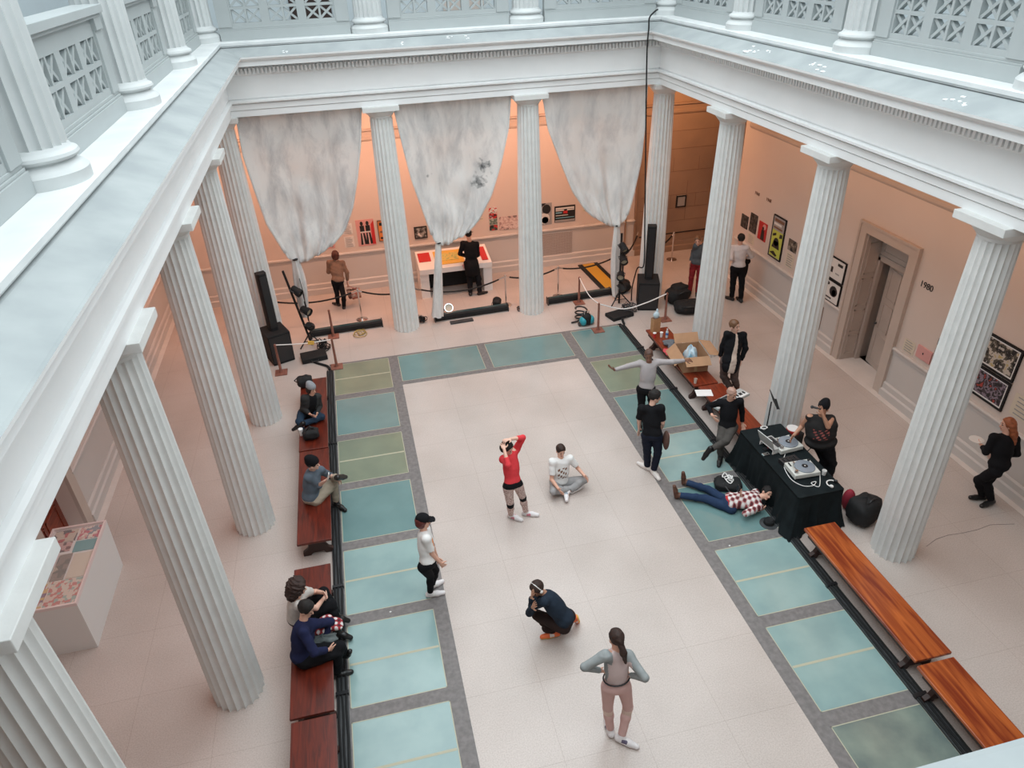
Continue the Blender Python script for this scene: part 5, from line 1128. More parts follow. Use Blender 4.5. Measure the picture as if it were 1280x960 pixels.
POSES = {
'red': {"pel":[-0.683,-7.797,0.895],"neck":[-0.671,-7.623,1.352],"head":[-0.716,-7.65,1.524],"lsh":[-0.538,-7.512,1.355],"lel":[-0.435,-7.57,1.603],"lwr":[-0.661,-7.66,1.683],"rsh":[-0.803,-7.731,1.362],"rel":[-0.785,-7.997,1.441],"rwr":[-0.801,-7.818,1.624],"lhip":[-0.597,-7.803,0.845],"lkn":[-0.502,-7.707,0.468],"lan":[-0.439,-7.649,0.078],"ltoe":[-0.277,-7.713,0.03],"rhip":[-0.77,-7.821,0.852],"rkn":[-0.738,-7.804,0.45],"ran":[-0.706,-7.645,0.08],"rtoe":[-0.568,-7.755,0.03],"lhand":[-0.742,-7.707,1.712],"rhand":[-0.796,-7.719,1.626],"s":0.981},
'sit': {"pel":[0.342,-7.069,0.112],"neck":[0.365,-7.042,0.591],"head":[0.368,-7.012,0.765],"lsh":[0.531,-7.042,0.572],"lel":[0.673,-7.078,0.345],"lwr":[0.721,-7.324,0.351],"rsh":[0.199,-7.077,0.599],"rel":[0.151,-7.195,0.297],"rwr":[0.202,-7.448,0.278],"lhip":[0.427,-7.068,0.054],"lkn":[0.748,-7.232,0.2],"lan":[0.401,-7.347,0.082],"ltoe":[0.326,-7.508,0.061],"rhip":[0.269,-7.007,0.078],"rkn":[0.143,-7.364,0.174],"ran":[0.51,-7.287,0.079],"rtoe":[0.681,-7.244,0.05],"lhand":[0.741,-7.419,0.35],"rhand":[0.223,-7.545,0.27],"s":0.955},
'cap': {"pel":[-2.255,-9.128,0.859],"neck":[-2.251,-8.987,1.323],"head":[-2.244,-8.965,1.497],"lsh":[-2.214,-8.85,1.215],"lel":[-2.157,-8.993,0.979],"lwr":[-2.111,-8.957,0.734],"rsh":[-2.237,-9.155,1.328],"rel":[-2.191,-9.177,1.062],"rwr":[-2.083,-9.178,0.836],"lhip":[-2.246,-9.033,0.826],"lkn":[-2.158,-8.937,0.457],"lan":[-2.229,-8.855,0.081],"ltoe":[-2.084,-8.783,0.027],"rhip":[-2.332,-9.186,0.831],"rkn":[-2.244,-9.049,0.471],"ran":[-2.277,-9.004,0.081],"rtoe":[-2.106,-9.003,0.03],"lhand":[-2.077,-8.949,0.644],"rhand":[-2.039,-9.156,0.753],"s":0.958},
'crouch': {"pel":[-0.543,-10.289,0.445],"neck":[-0.779,-10.117,0.834],"head":[-0.891,-10.117,0.972],"lsh":[-0.84,-10.271,0.87],"lel":[-0.967,-10.138,0.668],"lwr":[-0.988,-10.197,0.916],"rsh":[-0.824,-10.011,0.707],"rel":[-1.015,-10.154,0.569],"rwr":[-0.993,-10.262,0.799],"lhip":[-0.59,-10.351,0.383],"lkn":[-0.885,-10.082,0.4],"lan":[-0.656,-10.171,0.082],"ltoe":[-0.819,-10.172,0.03],"rhip":[-0.478,-10.22,0.411],"rkn":[-0.752,-10.117,0.14],"ran":[-0.354,-10.09,0.165],"rtoe":[-0.272,-10.031,0.025],"lhand":[-0.979,-10.212,1.012],"rhand":[-0.984,-10.303,0.887],"s":0.972},
'front': {"pel":[-0.354,-11.73,0.937],"neck":[-0.349,-11.661,1.434],"head":[-0.343,-11.613,1.612],"lsh":[-0.502,-11.707,1.483],"lel":[-0.749,-11.699,1.339],"lwr":[-0.537,-11.683,1.181],"rsh":[-0.209,-11.682,1.339],"rel":[-0.095,-11.93,1.225],"rwr":[-0.202,-11.747,1.069],"lhip":[-0.448,-11.721,0.903],"lkn":[-0.441,-11.722,0.493],"lan":[-0.405,-11.763,0.086],"ltoe":[-0.389,-11.602,0.024],"rhip":[-0.266,-11.753,0.88],"rkn":[-0.192,-11.756,0.469],"ran":[-0.302,-11.882,0.083],"rtoe":[-0.175,-12.002,0.029],"lhand":[-0.46,-11.683,1.117],"rhand":[-0.243,-11.679,1.007],"s":1.004},
'grey': {"pel":[2.468,-5.775,0.942],"neck":[2.517,-5.712,1.441],"head":[2.5,-5.695,1.624],"lsh":[2.695,-5.697,1.434],"lel":[2.943,-5.832,1.478],"lwr":[3.204,-5.812,1.454],"rsh":[2.381,-5.606,1.408],"rel":[2.098,-5.646,1.415],"rwr":[1.835,-5.664,1.387],"lhip":[2.561,-5.776,0.896],"lkn":[2.64,-5.724,0.493],"lan":[2.62,-5.708,0.08],"ltoe":[2.612,-5.891,0.03],"rhip":[2.388,-5.723,0.903],"rkn":[2.433,-5.695,0.493],"ran":[2.425,-5.673,0.08],"rtoe":[2.376,-5.849,0.03],"lhand":[3.305,-5.808,1.443],"rhand":[1.78,-5.623,1.463],"s":1.009},
'black_tee': {"pel":[1.975,-7.232,0.961],"neck":[1.981,-7.103,1.457],"head":[2.038,-7.082,1.635],"lsh":[1.801,-7.101,1.441],"lel":[1.802,-7.026,1.163],"lwr":[1.847,-6.961,0.908],"rsh":[2.093,-7.238,1.481],"rel":[2.139,-7.266,1.197],"rwr":[2.226,-7.119,0.991],"lhip":[1.899,-7.185,0.903],"lkn":[1.961,-7.131,0.489],"lan":[2.025,-7.05,0.081],"ltoe":[1.94,-6.886,0.03],"rhip":[2.069,-7.25,0.914],"rkn":[2.124,-7.223,0.497],"ran":[2.091,-7.185,0.079],"rtoe":[2.11,-7.366,0.031],"lhand":[1.838,-6.944,0.808],"rhand":[2.151,-7.09,0.926],"s":1.023},
'jacket': {"pel":[4.566,-5.208,0.892],"neck":[4.656,-5.04,1.411],"head":[4.624,-5.043,1.602],"lsh":[4.834,-5.081,1.377],"lel":[4.89,-5.15,1.087],"lwr":[4.817,-5.162,0.814],"rsh":[4.478,-5.07,1.452],"rel":[4.439,-5.024,1.157],"rwr":[4.439,-4.985,0.883],"lhip":[4.666,-5.193,0.853],"lkn":[4.719,-5.18,0.421],"lan":[4.923,-5.005,0.079],"ltoe":[4.834,-5.18,0.03],"rhip":[4.477,-5.151,0.873],"rkn":[4.521,-5.087,0.446],"ran":[4.75,-5.05,0.079],"rtoe":[4.608,-5.184,0.03],"lhand":[4.793,-5.165,0.711],"rhand":[4.442,-4.976,0.778],"s":1.061},
'lean': {"pel":[3.64,-6.913,0.58],"neck":[3.66,-6.827,1.085],"head":[3.65,-6.86,1.268],"lsh":[3.823,-6.893,1.094],"lel":[3.926,-6.858,0.83],"lwr":[3.957,-6.885,0.568],"rsh":[3.497,-6.773,1.043],"rel":[3.385,-6.579,0.863],"rwr":[3.336,-6.838,0.83],"lhip":[3.741,-6.939,0.556],"lkn":[3.457,-7.236,0.5],"lan":[3.069,-7.385,0.496],"ltoe":[2.954,-7.395,0.344],"rhip":[3.608,-6.818,0.54],"rkn":[3.37,-7.156,0.516],"ran":[3.432,-7.162,0.102],"rtoe":[3.335,-7.309,0.031],"lhand":[3.949,-6.973,0.516],"rhand":[3.393,-6.933,0.765],"s":1.015},
'dj': {"pel":[4.703,-8.143,0.879],"neck":[4.652,-8.085,1.368],"head":[4.659,-8.069,1.549],"lsh":[4.819,-8.128,1.338],"lel":[4.623,-8.325,1.345],"lwr":[4.519,-8.249,1.568],"rsh":[4.493,-7.995,1.335],"rel":[4.473,-7.882,1.081],"rwr":[4.252,-7.998,1.006],"lhip":[4.761,-8.226,0.857],"lkn":[4.914,-8.297,0.486],"lan":[4.929,-8.287,0.08],"ltoe":[4.785,-8.393,0.03],"rhip":[4.73,-8.052,0.841],"rkn":[4.854,-8.18,0.477],"ran":[4.825,-8.098,0.08],"rtoe":[4.667,-8.185,0.03],"lhand":[4.486,-8.223,1.657],"rhand":[4.175,-8.052,0.976],"s":0.989},
'lying': {"pel":[2.972,-8.37,0.128],"neck":[3.425,-8.523,0.219],"head":[3.574,-8.506,0.298],"lsh":[3.352,-8.663,0.171],"lel":[3.087,-8.723,0.138],"lwr":[3.34,-8.699,0.128],"rsh":[3.463,-8.36,0.198],"rel":[3.229,-8.39,0.073],"rwr":[3.124,-8.457,0.293],"lhip":[2.961,-8.485,0.067],"lkn":[2.637,-8.161,0.099],"lan":[2.233,-7.946,0.086],"ltoe":[2.155,-7.92,0.255],"rhip":[2.987,-8.297,0.057],"rkn":[2.79,-7.945,0.093],"ran":[2.505,-7.656,0.085],"rtoe":[2.451,-7.628,0.262],"lhand":[3.437,-8.686,0.129],"rhand":[3.093,-8.47,0.384],"s":0.968},
'redhair': {"pel":[7.078,-9.48,0.885],"neck":[7.143,-9.336,1.375],"head":[7.155,-9.294,1.556],"lsh":[6.969,-9.302,1.351],"lel":[6.897,-9.324,1.079],"lwr":[7.033,-9.105,1.028],"rsh":[7.294,-9.401,1.305],"rel":[7.388,-9.449,1.038],"rwr":[7.261,-9.274,0.884],"lhip":[7.004,-9.523,0.803],"lkn":[7.005,-9.3,0.444],"lan":[7.201,-9.329,0.077],"ltoe":[7.036,-9.287,0.045],"rhip":[7.175,-9.416,0.863],"rkn":[7.083,-9.397,0.458],"ran":[7.245,-9.466,0.086],"rtoe":[7.073,-9.494,0.032],"lhand":[7.061,-9.01,1.016],"rhand":[7.213,-9.207,0.824],"s":1.009},
'bags': {"pel":[-3.227,1.559,0.849],"neck":[-3.215,1.711,1.333],"head":[-3.195,1.681,1.512],"lsh":[-3.378,1.649,1.346],"lel":[-3.439,1.683,1.071],"lwr":[-3.369,1.936,1.051],"rsh":[-3.05,1.696,1.272],"rel":[-2.97,1.64,1.002],"rwr":[-2.998,1.657,0.739],"lhip":[-3.323,1.522,0.846],"lkn":[-3.32,1.646,0.455],"lan":[-3.351,1.808,0.079],"ltoe":[-3.463,1.951,0.03],"rhip":[-3.197,1.64,0.792],"rkn":[-3.151,1.415,0.45],"ran":[-3.197,1.578,0.077],"rtoe":[-3.184,1.761,0.03],"lhand":[-3.341,2.032,1.044],"rhand":[-2.99,1.629,0.639],"s":1.004},
'coat': {"pel":[0.351,1.406,0.965],"neck":[0.347,1.447,1.551],"head":[0.328,1.45,1.744],"lsh":[0.163,1.433,1.521],"lel":[0.068,1.47,1.231],"lwr":[0.246,1.622,1.086],"rsh":[0.533,1.46,1.447],"rel":[0.553,1.464,1.14],"rwr":[0.347,1.51,0.96],"lhip":[0.251,1.43,0.937],"lkn":[0.276,1.394,0.504],"lan":[0.269,1.413,0.079],"ltoe":[0.298,1.6,0.03],"rhip":[0.441,1.444,0.924],"rkn":[0.506,1.332,0.503],"ran":[0.522,1.357,0.078],"rtoe":[0.704,1.412,0.029],"lhand":[0.314,1.68,1.032],"rhand":[0.239,1.498,0.902],"s":1.044},
'shirt': {"pel":[6.933,-1.071,1.005],"neck":[6.946,-0.976,1.534],"head":[6.945,-0.987,1.729],"lsh":[6.786,-0.902,1.473],"lel":[6.693,-1.085,1.254],"lwr":[6.845,-0.879,1.141],"rsh":[7.07,-1.114,1.503],"rel":[7.24,-1.12,1.256],"rwr":[7.166,-0.893,1.112],"lhip":[6.839,-1.052,0.951],"lkn":[6.887,-1.011,0.518],"lan":[6.92,-0.994,0.082],"ltoe":[6.834,-0.822,0.03],"rhip":[7.027,-1.089,0.95],"rkn":[7.08,-1.116,0.516],"ran":[7.093,-1.162,0.08],"rtoe":[7.108,-0.968,0.03],"lhand":[6.903,-0.801,1.099],"rhand":[7.138,-0.806,1.058],"s":1.064},
'beanie': {"pel":[-4.04,-4.186,0.545],"neck":[-3.874,-4.282,0.971],"head":[-3.861,-4.294,1.14],"lsh":[-3.781,-4.183,0.882],"lel":[-3.786,-4.133,0.621],"lwr":[-3.841,-4.372,0.607],"rsh":[-4.031,-4.317,0.972],"rel":[-4.099,-4.274,0.718],"rwr":[-3.969,-4.478,0.686],"lhip":[-3.979,-4.126,0.496],"lkn":[-3.766,-4.44,0.553],"lan":[-4.123,-4.587,0.554],"ltoe":[-4.311,-4.566,0.454],"rhip":[-4.135,-4.166,0.542],"rkn":[-4.189,-4.543,0.595],"ran":[-4.148,-4.679,0.235],"rtoe":[-4.13,-4.787,0.087],"lhand":[-3.866,-4.463,0.603],"rhand":[-3.904,-4.544,0.678],"s":0.937},
'phone': {"pel":[-3.968,-6.812,0.546],"neck":[-3.854,-6.764,1.053],"head":[-3.818,-6.829,1.228],"lsh":[-3.744,-6.661,0.945],"lel":[-3.627,-6.533,0.703],"lwr":[-3.487,-6.751,0.783],"rsh":[-3.919,-6.934,1.048],"rel":[-3.797,-6.868,0.786],"rwr":[-3.666,-7.015,0.973],"lhip":[-3.938,-6.704,0.519],"lkn":[-3.558,-6.513,0.601],"lan":[-3.485,-6.839,0.865],"ltoe":[-3.365,-6.723,0.76],"rhip":[-3.891,-6.88,0.504],"rkn":[-3.585,-6.575,0.528],"ran":[-3.609,-6.551,0.095],"rtoe":[-3.49,-6.695,0.031],"lhand":[-3.478,-6.684,0.7],"rhand":[-3.612,-7.069,1.043],"s":1.043},
'curly': {"pel":[-4.159,-9.351,0.549],"neck":[-4.066,-9.468,1.015],"head":[-4.008,-9.454,1.185],"lsh":[-3.96,-9.341,0.954],"lel":[-3.857,-9.175,0.75],"lwr":[-3.741,-9.354,0.895],"rsh":[-4.026,-9.628,1.037],"rel":[-3.838,-9.561,0.843],"rwr":[-3.747,-9.334,0.759],"lhip":[-4.143,-9.245,0.546],"lkn":[-3.769,-9.104,0.635],"lan":[-3.651,-9.204,0.258],"ltoe":[-3.53,-9.232,0.118],"rhip":[-4.073,-9.397,0.502],"rkn":[-3.68,-9.292,0.564],"ran":[-3.643,-9.446,0.189],"rtoe":[-3.514,-9.498,0.065],"lhand":[-3.692,-9.433,0.927],"rhand":[-3.714,-9.246,0.731],"s":0.99},
'navy': {"pel":[-4.066,-10.034,0.551],"neck":[-3.967,-9.925,1.04],"head":[-3.901,-9.876,1.207],"lsh":[-3.846,-9.888,0.911],"lel":[-3.669,-9.753,0.733],"lwr":[-3.798,-9.87,0.533],"rsh":[-3.965,-10.104,1.049],"rel":[-3.865,-10.277,0.833],"rwr":[-3.724,-10.135,0.658],"lhip":[-3.992,-9.966,0.506],"lkn":[-3.581,-10.034,0.55],"lan":[-3.573,-9.868,0.171],"ltoe":[-3.485,-9.959,0.313],"rhip":[-4.033,-10.136,0.537],"rkn":[-3.621,-10.074,0.502],"ran":[-3.698,-10.077,0.093],"rtoe":[-3.54,-10.058,0.028],"lhand":[-3.85,-9.909,0.455],"rhand":[-3.654,-10.078,0.609],"s":1.011},
'hidden_red': {"pel":[6.113,-0.398,0.954],"neck":[6.169,-0.394,1.453],"head":[6.039,-0.43,1.577],"lsh":[6.327,-0.451,1.399],"lel":[6.29,-0.46,1.117],"lwr":[6.255,-0.526,0.865],"rsh":[5.999,-0.434,1.436],"rel":[6.035,-0.265,1.211],"rwr":[5.937,-0.359,0.984],"lhip":[6.19,-0.443,0.903],"lkn":[6.178,-0.461,0.491],"lan":[6.192,-0.437,0.08],"ltoe":[6.119,-0.604,0.03],"rhip":[6.034,-0.351,0.906],"rkn":[6.016,-0.351,0.493],"ran":[6.018,-0.341,0.08],"rtoe":[5.909,-0.487,0.03],"lhand":[6.242,-0.552,0.768],"rhand":[5.901,-0.392,0.895],"s":1.005},
}

# ================================================================ people
def surface_nets(F, org, h):
    S = F < 0
    nx, ny, nz = F.shape
    # cells with a sign change
    c = np.zeros((nx-1, ny-1, nz-1), np.int8)
    for dx in (0, 1):
        for dy in (0, 1):
            for dz in (0, 1): c += S[dx:nx-1+dx, dy:ny-1+dy, dz:nz-1+dz]
    act = (c > 0) & (c < 8); idx = -np.ones(act.shape, np.int64); ii = np.argwhere(act); idx[act] = np.arange(len(ii))
    acc = np.zeros((len(ii), 3)); cnt = np.zeros(len(ii)); X, Y, Z = ii.T
    corners = [(a, b, c_) for a in (0, 1) for b in (0, 1) for c_ in (0, 1)]
    V = {k: F[X+k[0], Y+k[1], Z+k[2]] for k in corners}
    for a in corners:
        for ax in range(3):
            if a[ax] == 0:
                b_ = list(a); b_[ax] = 1; b_ = tuple(b_); va, vb = V[a], V[b_]; m = (va < 0) != (vb < 0)
                t = np.where(m, va/np.where(m, va-vb, 1), 0); p = np.zeros((len(ii), 3)); p[:] = a; p[:, ax] += t
                acc[m] += p[m]; cnt[m] += 1
    P = (acc/cnt[:, None]+ii)*h+org
    faces = []
    for ax in range(3):
        s0 = S; sl0 = [slice(None)]*3; sl1 = [slice(None)]*3; sl0[ax] = slice(0, -1); sl1[ax] = slice(1, None)
        d = S[tuple(sl0)] != S[tuple(sl1)]; e = np.argwhere(d)
        u, v = (ax+1) % 3, (ax+2) % 3; e = e[(e[:, u] > 0) & (e[:, v] > 0) & (e[:, u] < F.shape[u]-1) & (e[:, v] < F.shape[v]-1)]
        q = []
        for du, dv in ((-1, -1), (0, -1), (0, 0), (-1, 0)):
            k = e.copy(); k[:, u] += du; k[:, v] += dv; q.append(idx[k[:, 0], k[:, 1], k[:, 2]])
        q = np.stack(q, 1); ins = S[tuple(e.T)]; q[~ins] = q[~ins][:, ::-1]; faces.append(q)
    f = np.concatenate(faces); f = f[(f >= 0).all(1)]
    return P, f
class SDF:
    """smooth union of body primitives on a voxel grid"""
    def __init__(s, h): s.h = h; s.pr = []
    def cone(s, a, b, r0, r1, k=.02, clip=None): s.pr.append(('c', np.array(a, float), np.array(b, float), r0, r1, k, clip)); return s
    def ell(s, c, r, R=None, k=.02, clip=None): s.pr.append(('e', np.array(c, float), np.array(r, float), np.eye(3) if R is None else R, None, k, clip)); return s
    def sub(s, c, r, k=.01): s.pr.append(('s', np.array(c, float), r, None, None, k, None)); return s
    def bounds(s):
        lo, hi = [], []
        for p in s.pr:
            if p[0] == 'c': m = max(p[3], p[4]); lo.append(np.minimum(p[1], p[2])-m); hi.append(np.maximum(p[1], p[2])+m)
            elif p[0] == 'e': m = p[2].max(); lo.append(p[1]-m); hi.append(p[1]+m)
        return np.min(lo, 0)-.05, np.max(hi, 0)+.05
    def mesh(s, gclip=None, noise=0, nf=28, floor=None):
        lo, hi = s.bounds(); h = s.h; n = np.ceil((hi-lo)/h).astype(int)+1
        ax = [lo[i]+h*np.arange(n[i]) for i in range(3)]
        F = np.full(n, .2, np.float32)
        for p in s.pr:
            kind, k, clip = p[0], p[5], p[6]
            if kind == 'c': m = max(p[3], p[4])+k+2*h; l_, u_ = np.minimum(p[1], p[2])-m, np.maximum(p[1], p[2])+m
            elif kind == 'e': m = p[2].max()+k+2*h; l_, u_ = p[1]-m, p[1]+m
            else: m = p[2]+k+2*h; l_, u_ = p[1]-m, p[1]+m
            i0 = np.clip(((l_-lo)/h).astype(int), 0, n-1); i1 = np.clip(((u_-lo)/h).astype(int)+2, 1, n); sl = tuple(slice(i0[i], i1[i]) for i in range(3))
            G = np.stack(np.meshgrid(*[ax[i][sl[i]] for i in range(3)], indexing='ij'), -1)
            if kind == 'c':
                a, b_, r0, r1 = p[1:5]; ba = b_-a; L2 = ba@ba+1e-9; t = np.clip(((G-a)@ba)/L2, 0, 1); d = np.linalg.norm(G-a-t[..., None]*ba, axis=-1)-(r0+(r1-r0)*t)
            elif kind == 'e':
                q = (G-p[1])@p[3]; k0 = np.linalg.norm(q/p[2], axis=-1); k1 = np.linalg.norm(q/p[2]**2, axis=-1)+1e-6; d = k0*(k0-1)/k1
            else:
                d = np.linalg.norm(G-p[1], axis=-1)-p[2]; f = F[sl]; F[sl] = np.maximum(f, -d); continue
            if clip is not None:
                for (pt, nn) in clip: d = np.maximum(d, (G-np.array(pt))@np.array(nn))
            f = F[sl]; hh = np.clip(.5+.5*(f-d)/k, 0, 1); F[sl] = f*(1-hh)+d*hh-k*hh*(1-hh)
        if noise or gclip or floor is not None:
            G = np.stack(np.meshgrid(*ax, indexing='ij'), -1)
            if noise:
                x, y, z = G[..., 0], G[..., 1], G[..., 2]
                F += noise*(np.sin(nf*x+7*np.sin(nf*.45*z))*np.sin(nf*.8*y+nf*.35*x)+.7*np.sin(nf*1.3*z+nf*.6*x+2*np.sin(nf*.5*y)))
            for (pt, nn) in (gclip or []): F = np.maximum(F, (G-np.array(pt))@np.array(nn))
            if floor is not None: F = np.maximum(F, floor-G[..., 2])
        F[0] = F[-1] = .1; F[:, 0] = F[:, -1] = .1; F[:, :, 0] = F[:, :, -1] = .1
        return surface_nets(F, lo, h)
def mesh_obj(name, P, f, mats, mi, parent, org):
    me = bpy.data.meshes.new(name); me.vertices.add(len(P)); me.vertices.foreach_set('co', (P-org).astype(np.float32).ravel())
    me.loops.add(f.size); me.loops.foreach_set('vertex_index', f.ravel().astype(np.int32)); me.polygons.add(len(f))
    me.polygons.foreach_set('loop_start', np.arange(0, f.size, 4, dtype=np.int32)); me.polygons.foreach_set('loop_total', np.full(len(f), 4, np.int32))
    for m in mats: me.materials.append(m)
    if mi is not None: me.polygons.foreach_set('material_index', mi.astype(np.int32))
    me.polygons.foreach_set('use_smooth', [True]*len(f)); me.update(calc_edges=True); me.validate()
    o = bpy.data.objects.new(name, me); C.objects.link(o); o.parent = parent; return o
def U(v): v = np.array(v, float); return v/(np.linalg.norm(v)+1e-9)
SKIN = {'light': (.72, .40, .29), 'pale': (.78, .47, .36), 'brown': (.22, .10, .06), 'tan': (.50, .26, .17)}
skin_m = {k: mat('skin_'+k, c, .5, noise=.06, nscale=12) for k, c in SKIN.items()}
eye_m = mat('eye_dark', (.02, .015, .012), .2); lip_m = mat('lips', (.45, .14, .12), .5)
def cloth(name, c, noise=.15, ns=10, rough=.9):
    m = mat('cloth_'+name, c, rough, noise=noise, nscale=ns); m.node_tree.nodes['Principled BSDF'].inputs['Specular IOR Level'].default_value = .12; return m
def patmat(name, cols, scale=14, kind='plaid'):
    m, N, L, b = nodes('cloth_'+name); b.inputs['Roughness'].default_value = .85; tc = N.new('ShaderNodeTexCoord')
    if kind == 'plaid':
        wv = []
        for ax_, sh in (('X', 0), ('Y', 1), ('Z', 2)):
            n = N.new('ShaderNodeTexWave'); n.bands_direction = ax_; n.inputs['Scale'].default_value = scale; L.new(tc.outputs['Object'], n.inputs['Vector']); wv.append(n)
        a = N.new('ShaderNodeMath'); a.operation = 'ADD'; L.new(wv[0].outputs['Fac'], a.inputs[0]); L.new(wv[1].outputs['Fac'], a.inputs[1])
        a2 = N.new('ShaderNodeMath'); a2.operation = 'MULTIPLY'; a2.inputs[1].default_value = .5; L.new(a.outputs[0], a2.inputs[0]); src = a2.outputs[0]
    else:
        n = N.new('ShaderNodeTexNoise' if kind == 'noise' else 'ShaderNodeTexVoronoi'); n.inputs['Scale'].default_value = scale; L.new(tc.outputs['Object'], n.inputs['Vector']); src = n.outputs['Fac' if kind == 'noise' else 'Distance']
    r = N.new('ShaderNodeValToRGB'); r.color_ramp.interpolation = 'CONSTANT'
    while len(r.color_ramp.elements) < len(cols): r.color_ramp.elements.new(.5)
    for i, (p_, c) in enumerate(cols): r.color_ramp.elements[i].position = p_; r.color_ramp.elements[i].color = (*c, 1)
    L.new(src, r.inputs['Fac']); L.new(r.outputs['Color'], b.inputs['Base Color']); return m
def person(key, label, skin='light', face=None, hair=None, top=None, bottom=None, shoes=None, hat=None, heavy=1.0, vox=.0085, cat='person', extra=None, palm=None, curl=.35):
    J = {k: np.array(v) for k, v in POSES[key].items() if k != 's'}; s = POSES[key]['s']
    root = thing('person', label, cat, (float(J['pel'][0]), float(J['pel'][1]), 0)); org = np.array([J['pel'][0], J['pel'][1], 0])
    up = U(J['neck']-J['pel']); rt = U((J['rsh']-J['lsh'])+.5*(J['rhip']-J['lhip'])); fw = U(np.cross(up, rt)); rt = U(np.cross(fw, up)); T = np.stack([rt, fw, up], 1)
    # head frame
    hu = U(J['head']-J['neck']+.12*np.array([0, 0, 1])) 
    if face is None: hf = fw
    else:
        a, pch = np.radians(face[0]), np.radians(face[1]); hf = np.array([math.cos(a)*math.cos(pch), math.sin(a)*math.cos(pch), math.sin(pch)])
        hu = U(.6*hu+.4*np.array([0, 0, 1])) if len(face) < 3 else hu
        if pch < 0: hu = U(hu + .8*np.array([math.cos(a), math.sin(a), 0])*math.sin(-pch))
    hf = U(hf-hu*(hf@hu)); hr = np.cross(hf, hu); HR = np.stack([hr, hf, hu], 1); hc = J['head']
    def hp(x, y, z): return hc+s*(hr*x+hf*y+hu*z)
    w_ = heavy
    B = SDF(vox)
    ch = J['pel']*.33+J['neck']*.67
    B.ell(ch, s*np.array([.145*w_, .10*w_, .19]), T); B.ell(J['pel']*.6+J['neck']*.4, s*np.array([.13*w_, .095*w_**1.4, .16]), T, .05); B.ell(J['pel'], s*np.array([.145*w_, .11*w_, .11]), T, .05)
    for k in 'lr':
        sh, el, wr, hd = J[k+'sh'], J[k+'el'], J[k+'wr'], J[k+'hand']
        B.cone(J['neck']*.6+ch*.4, sh, .065*s, .055*s, .04); B.cone(sh, el, .050*s*w_**.5, .038*s, .03); B.cone(el, wr, .038*s*w_**.3, .025*s, .012)
        d = U(wr-el)*.3+U(hd-wr)*.7; d = U(d); n = (J['pel']+J['neck'])/2-wr; n = n-d*(n@d); n = U(n) if palm is None or k not in palm else U(np.array(palm[k])-d*(np.array(palm[k])@d)); sd = np.cross(n, d)
        if (sd@np.cross(d, n)) > 0: pass
        B.ell(wr+d*.052*s, s*np.array([.040, .048, .016]), np.stack([sd, d, n], 1), .012)
        hs = 1 if k == 'r' else -1
        tdir = fw-d*(fw@d); tsg = 1 if sd@(tdir+1e-6) > 0 else -1
        for i, ln in enumerate((.072, .080, .074, .058)):
            off = (1.5-i)*.0215*tsg; b0 = wr+s*(d*.085+sd*off); fan = sd*(1.5-i)*.10*tsg
            d1 = U(d+fan+n*curl*.5); m1 = b0+d1*ln*.5*s; d2 = U(d+fan*.6+n*curl*1.4); B.cone(b0, m1, .0095*s, .009*s, .003); B.cone(m1, m1+d2*ln*.5*s, .009*s, .0075*s, .003)
        b0 = wr+s*(d*.03+sd*.034*tsg); d1 = U(d*.65+sd*.8*tsg+n*.25); m1 = b0+d1*.038*s; B.cone(wr+d*.03*s, b0, .014*s, .0125*s, .006); B.cone(b0, m1, .0125*s, .0105*s, .006); B.cone(m1, m1+U(d*.9+sd*.35*tsg+n*.25)*.034*s, .0105*s, .0085*s, .004)
        hp_, kn, an, toe = J[k+'hip'], J[k+'kn'], J[k+'an'], J[k+'toe']
        B.cone(hp_, kn, .083*s*w_**.5, .054*s, .03); B.cone(kn, an, .053*s, .034*s, .02); B.ell(kn*.65+an*.35-0*fw, s*np.array([.052, .052, .07]), None, .03)
        B.cone(an-np.array([0, 0, .03]), toe, .035*s, .022*s, .02)
    B.cone(J['neck']-up*.02, hc-hu*.05*s, .056*s, .052*s, .02)
    # head
    B.ell(hp(0, -.008, .025), s*np.array([.076, .094, .088]), HR, .01); B.ell(hp(0, .028, -.045), s*np.array([.056, .062, .068]), HR, .03); B.cone(hp(0, .082, -.005), hp(0, .102, -.032), .010*s, .015*s, .01)
    B.ell(hp(0, .078, -.092), s*np.array([.022, .018, .016]), HR, .02); B.ell(hp(0, .085, -.062), s*np.array([.024, .012, .010]), HR, .008)
    for sg in (-1, 1): B.ell(hp(sg*.077, -.004, -.015), s*np.array([.011, .022, .032]), HR, .006); B.sub(hp(sg*.032, .103, .012), .017*s)
    for sg in (-1, 1): B.ell(hp(sg*.032, .082, .010), s*np.array([.014, .012, .010]), HR, .003)
    P, f = B.mesh(); cen = P[f].mean(1); mi = np.zeros(len(f))
    loc = (cen-hc)@HR/s
    for sg in (-1, 1): mi[(np.abs(loc[:, 0]-sg*.032) < .013) & (np.abs(loc[:, 2]-.010) < .008) & (loc[:, 1] > .07)] = 1
    for sg in (-1, 1): mi[(np.abs(loc[:, 0]-sg*.034) < .020) & (np.abs(loc[:, 2]-.036) < .006) & (loc[:, 1] > .07)] = 1
    mi[(np.abs(loc[:, 0]) < .024) & (np.abs(loc[:, 2]+.062) < .008) & (loc[:, 1] > .082)] = 2
    mesh_obj('body', P, f, [skin_m[skin], eye_m, lip_m], mi, root, org)
    cv = .011
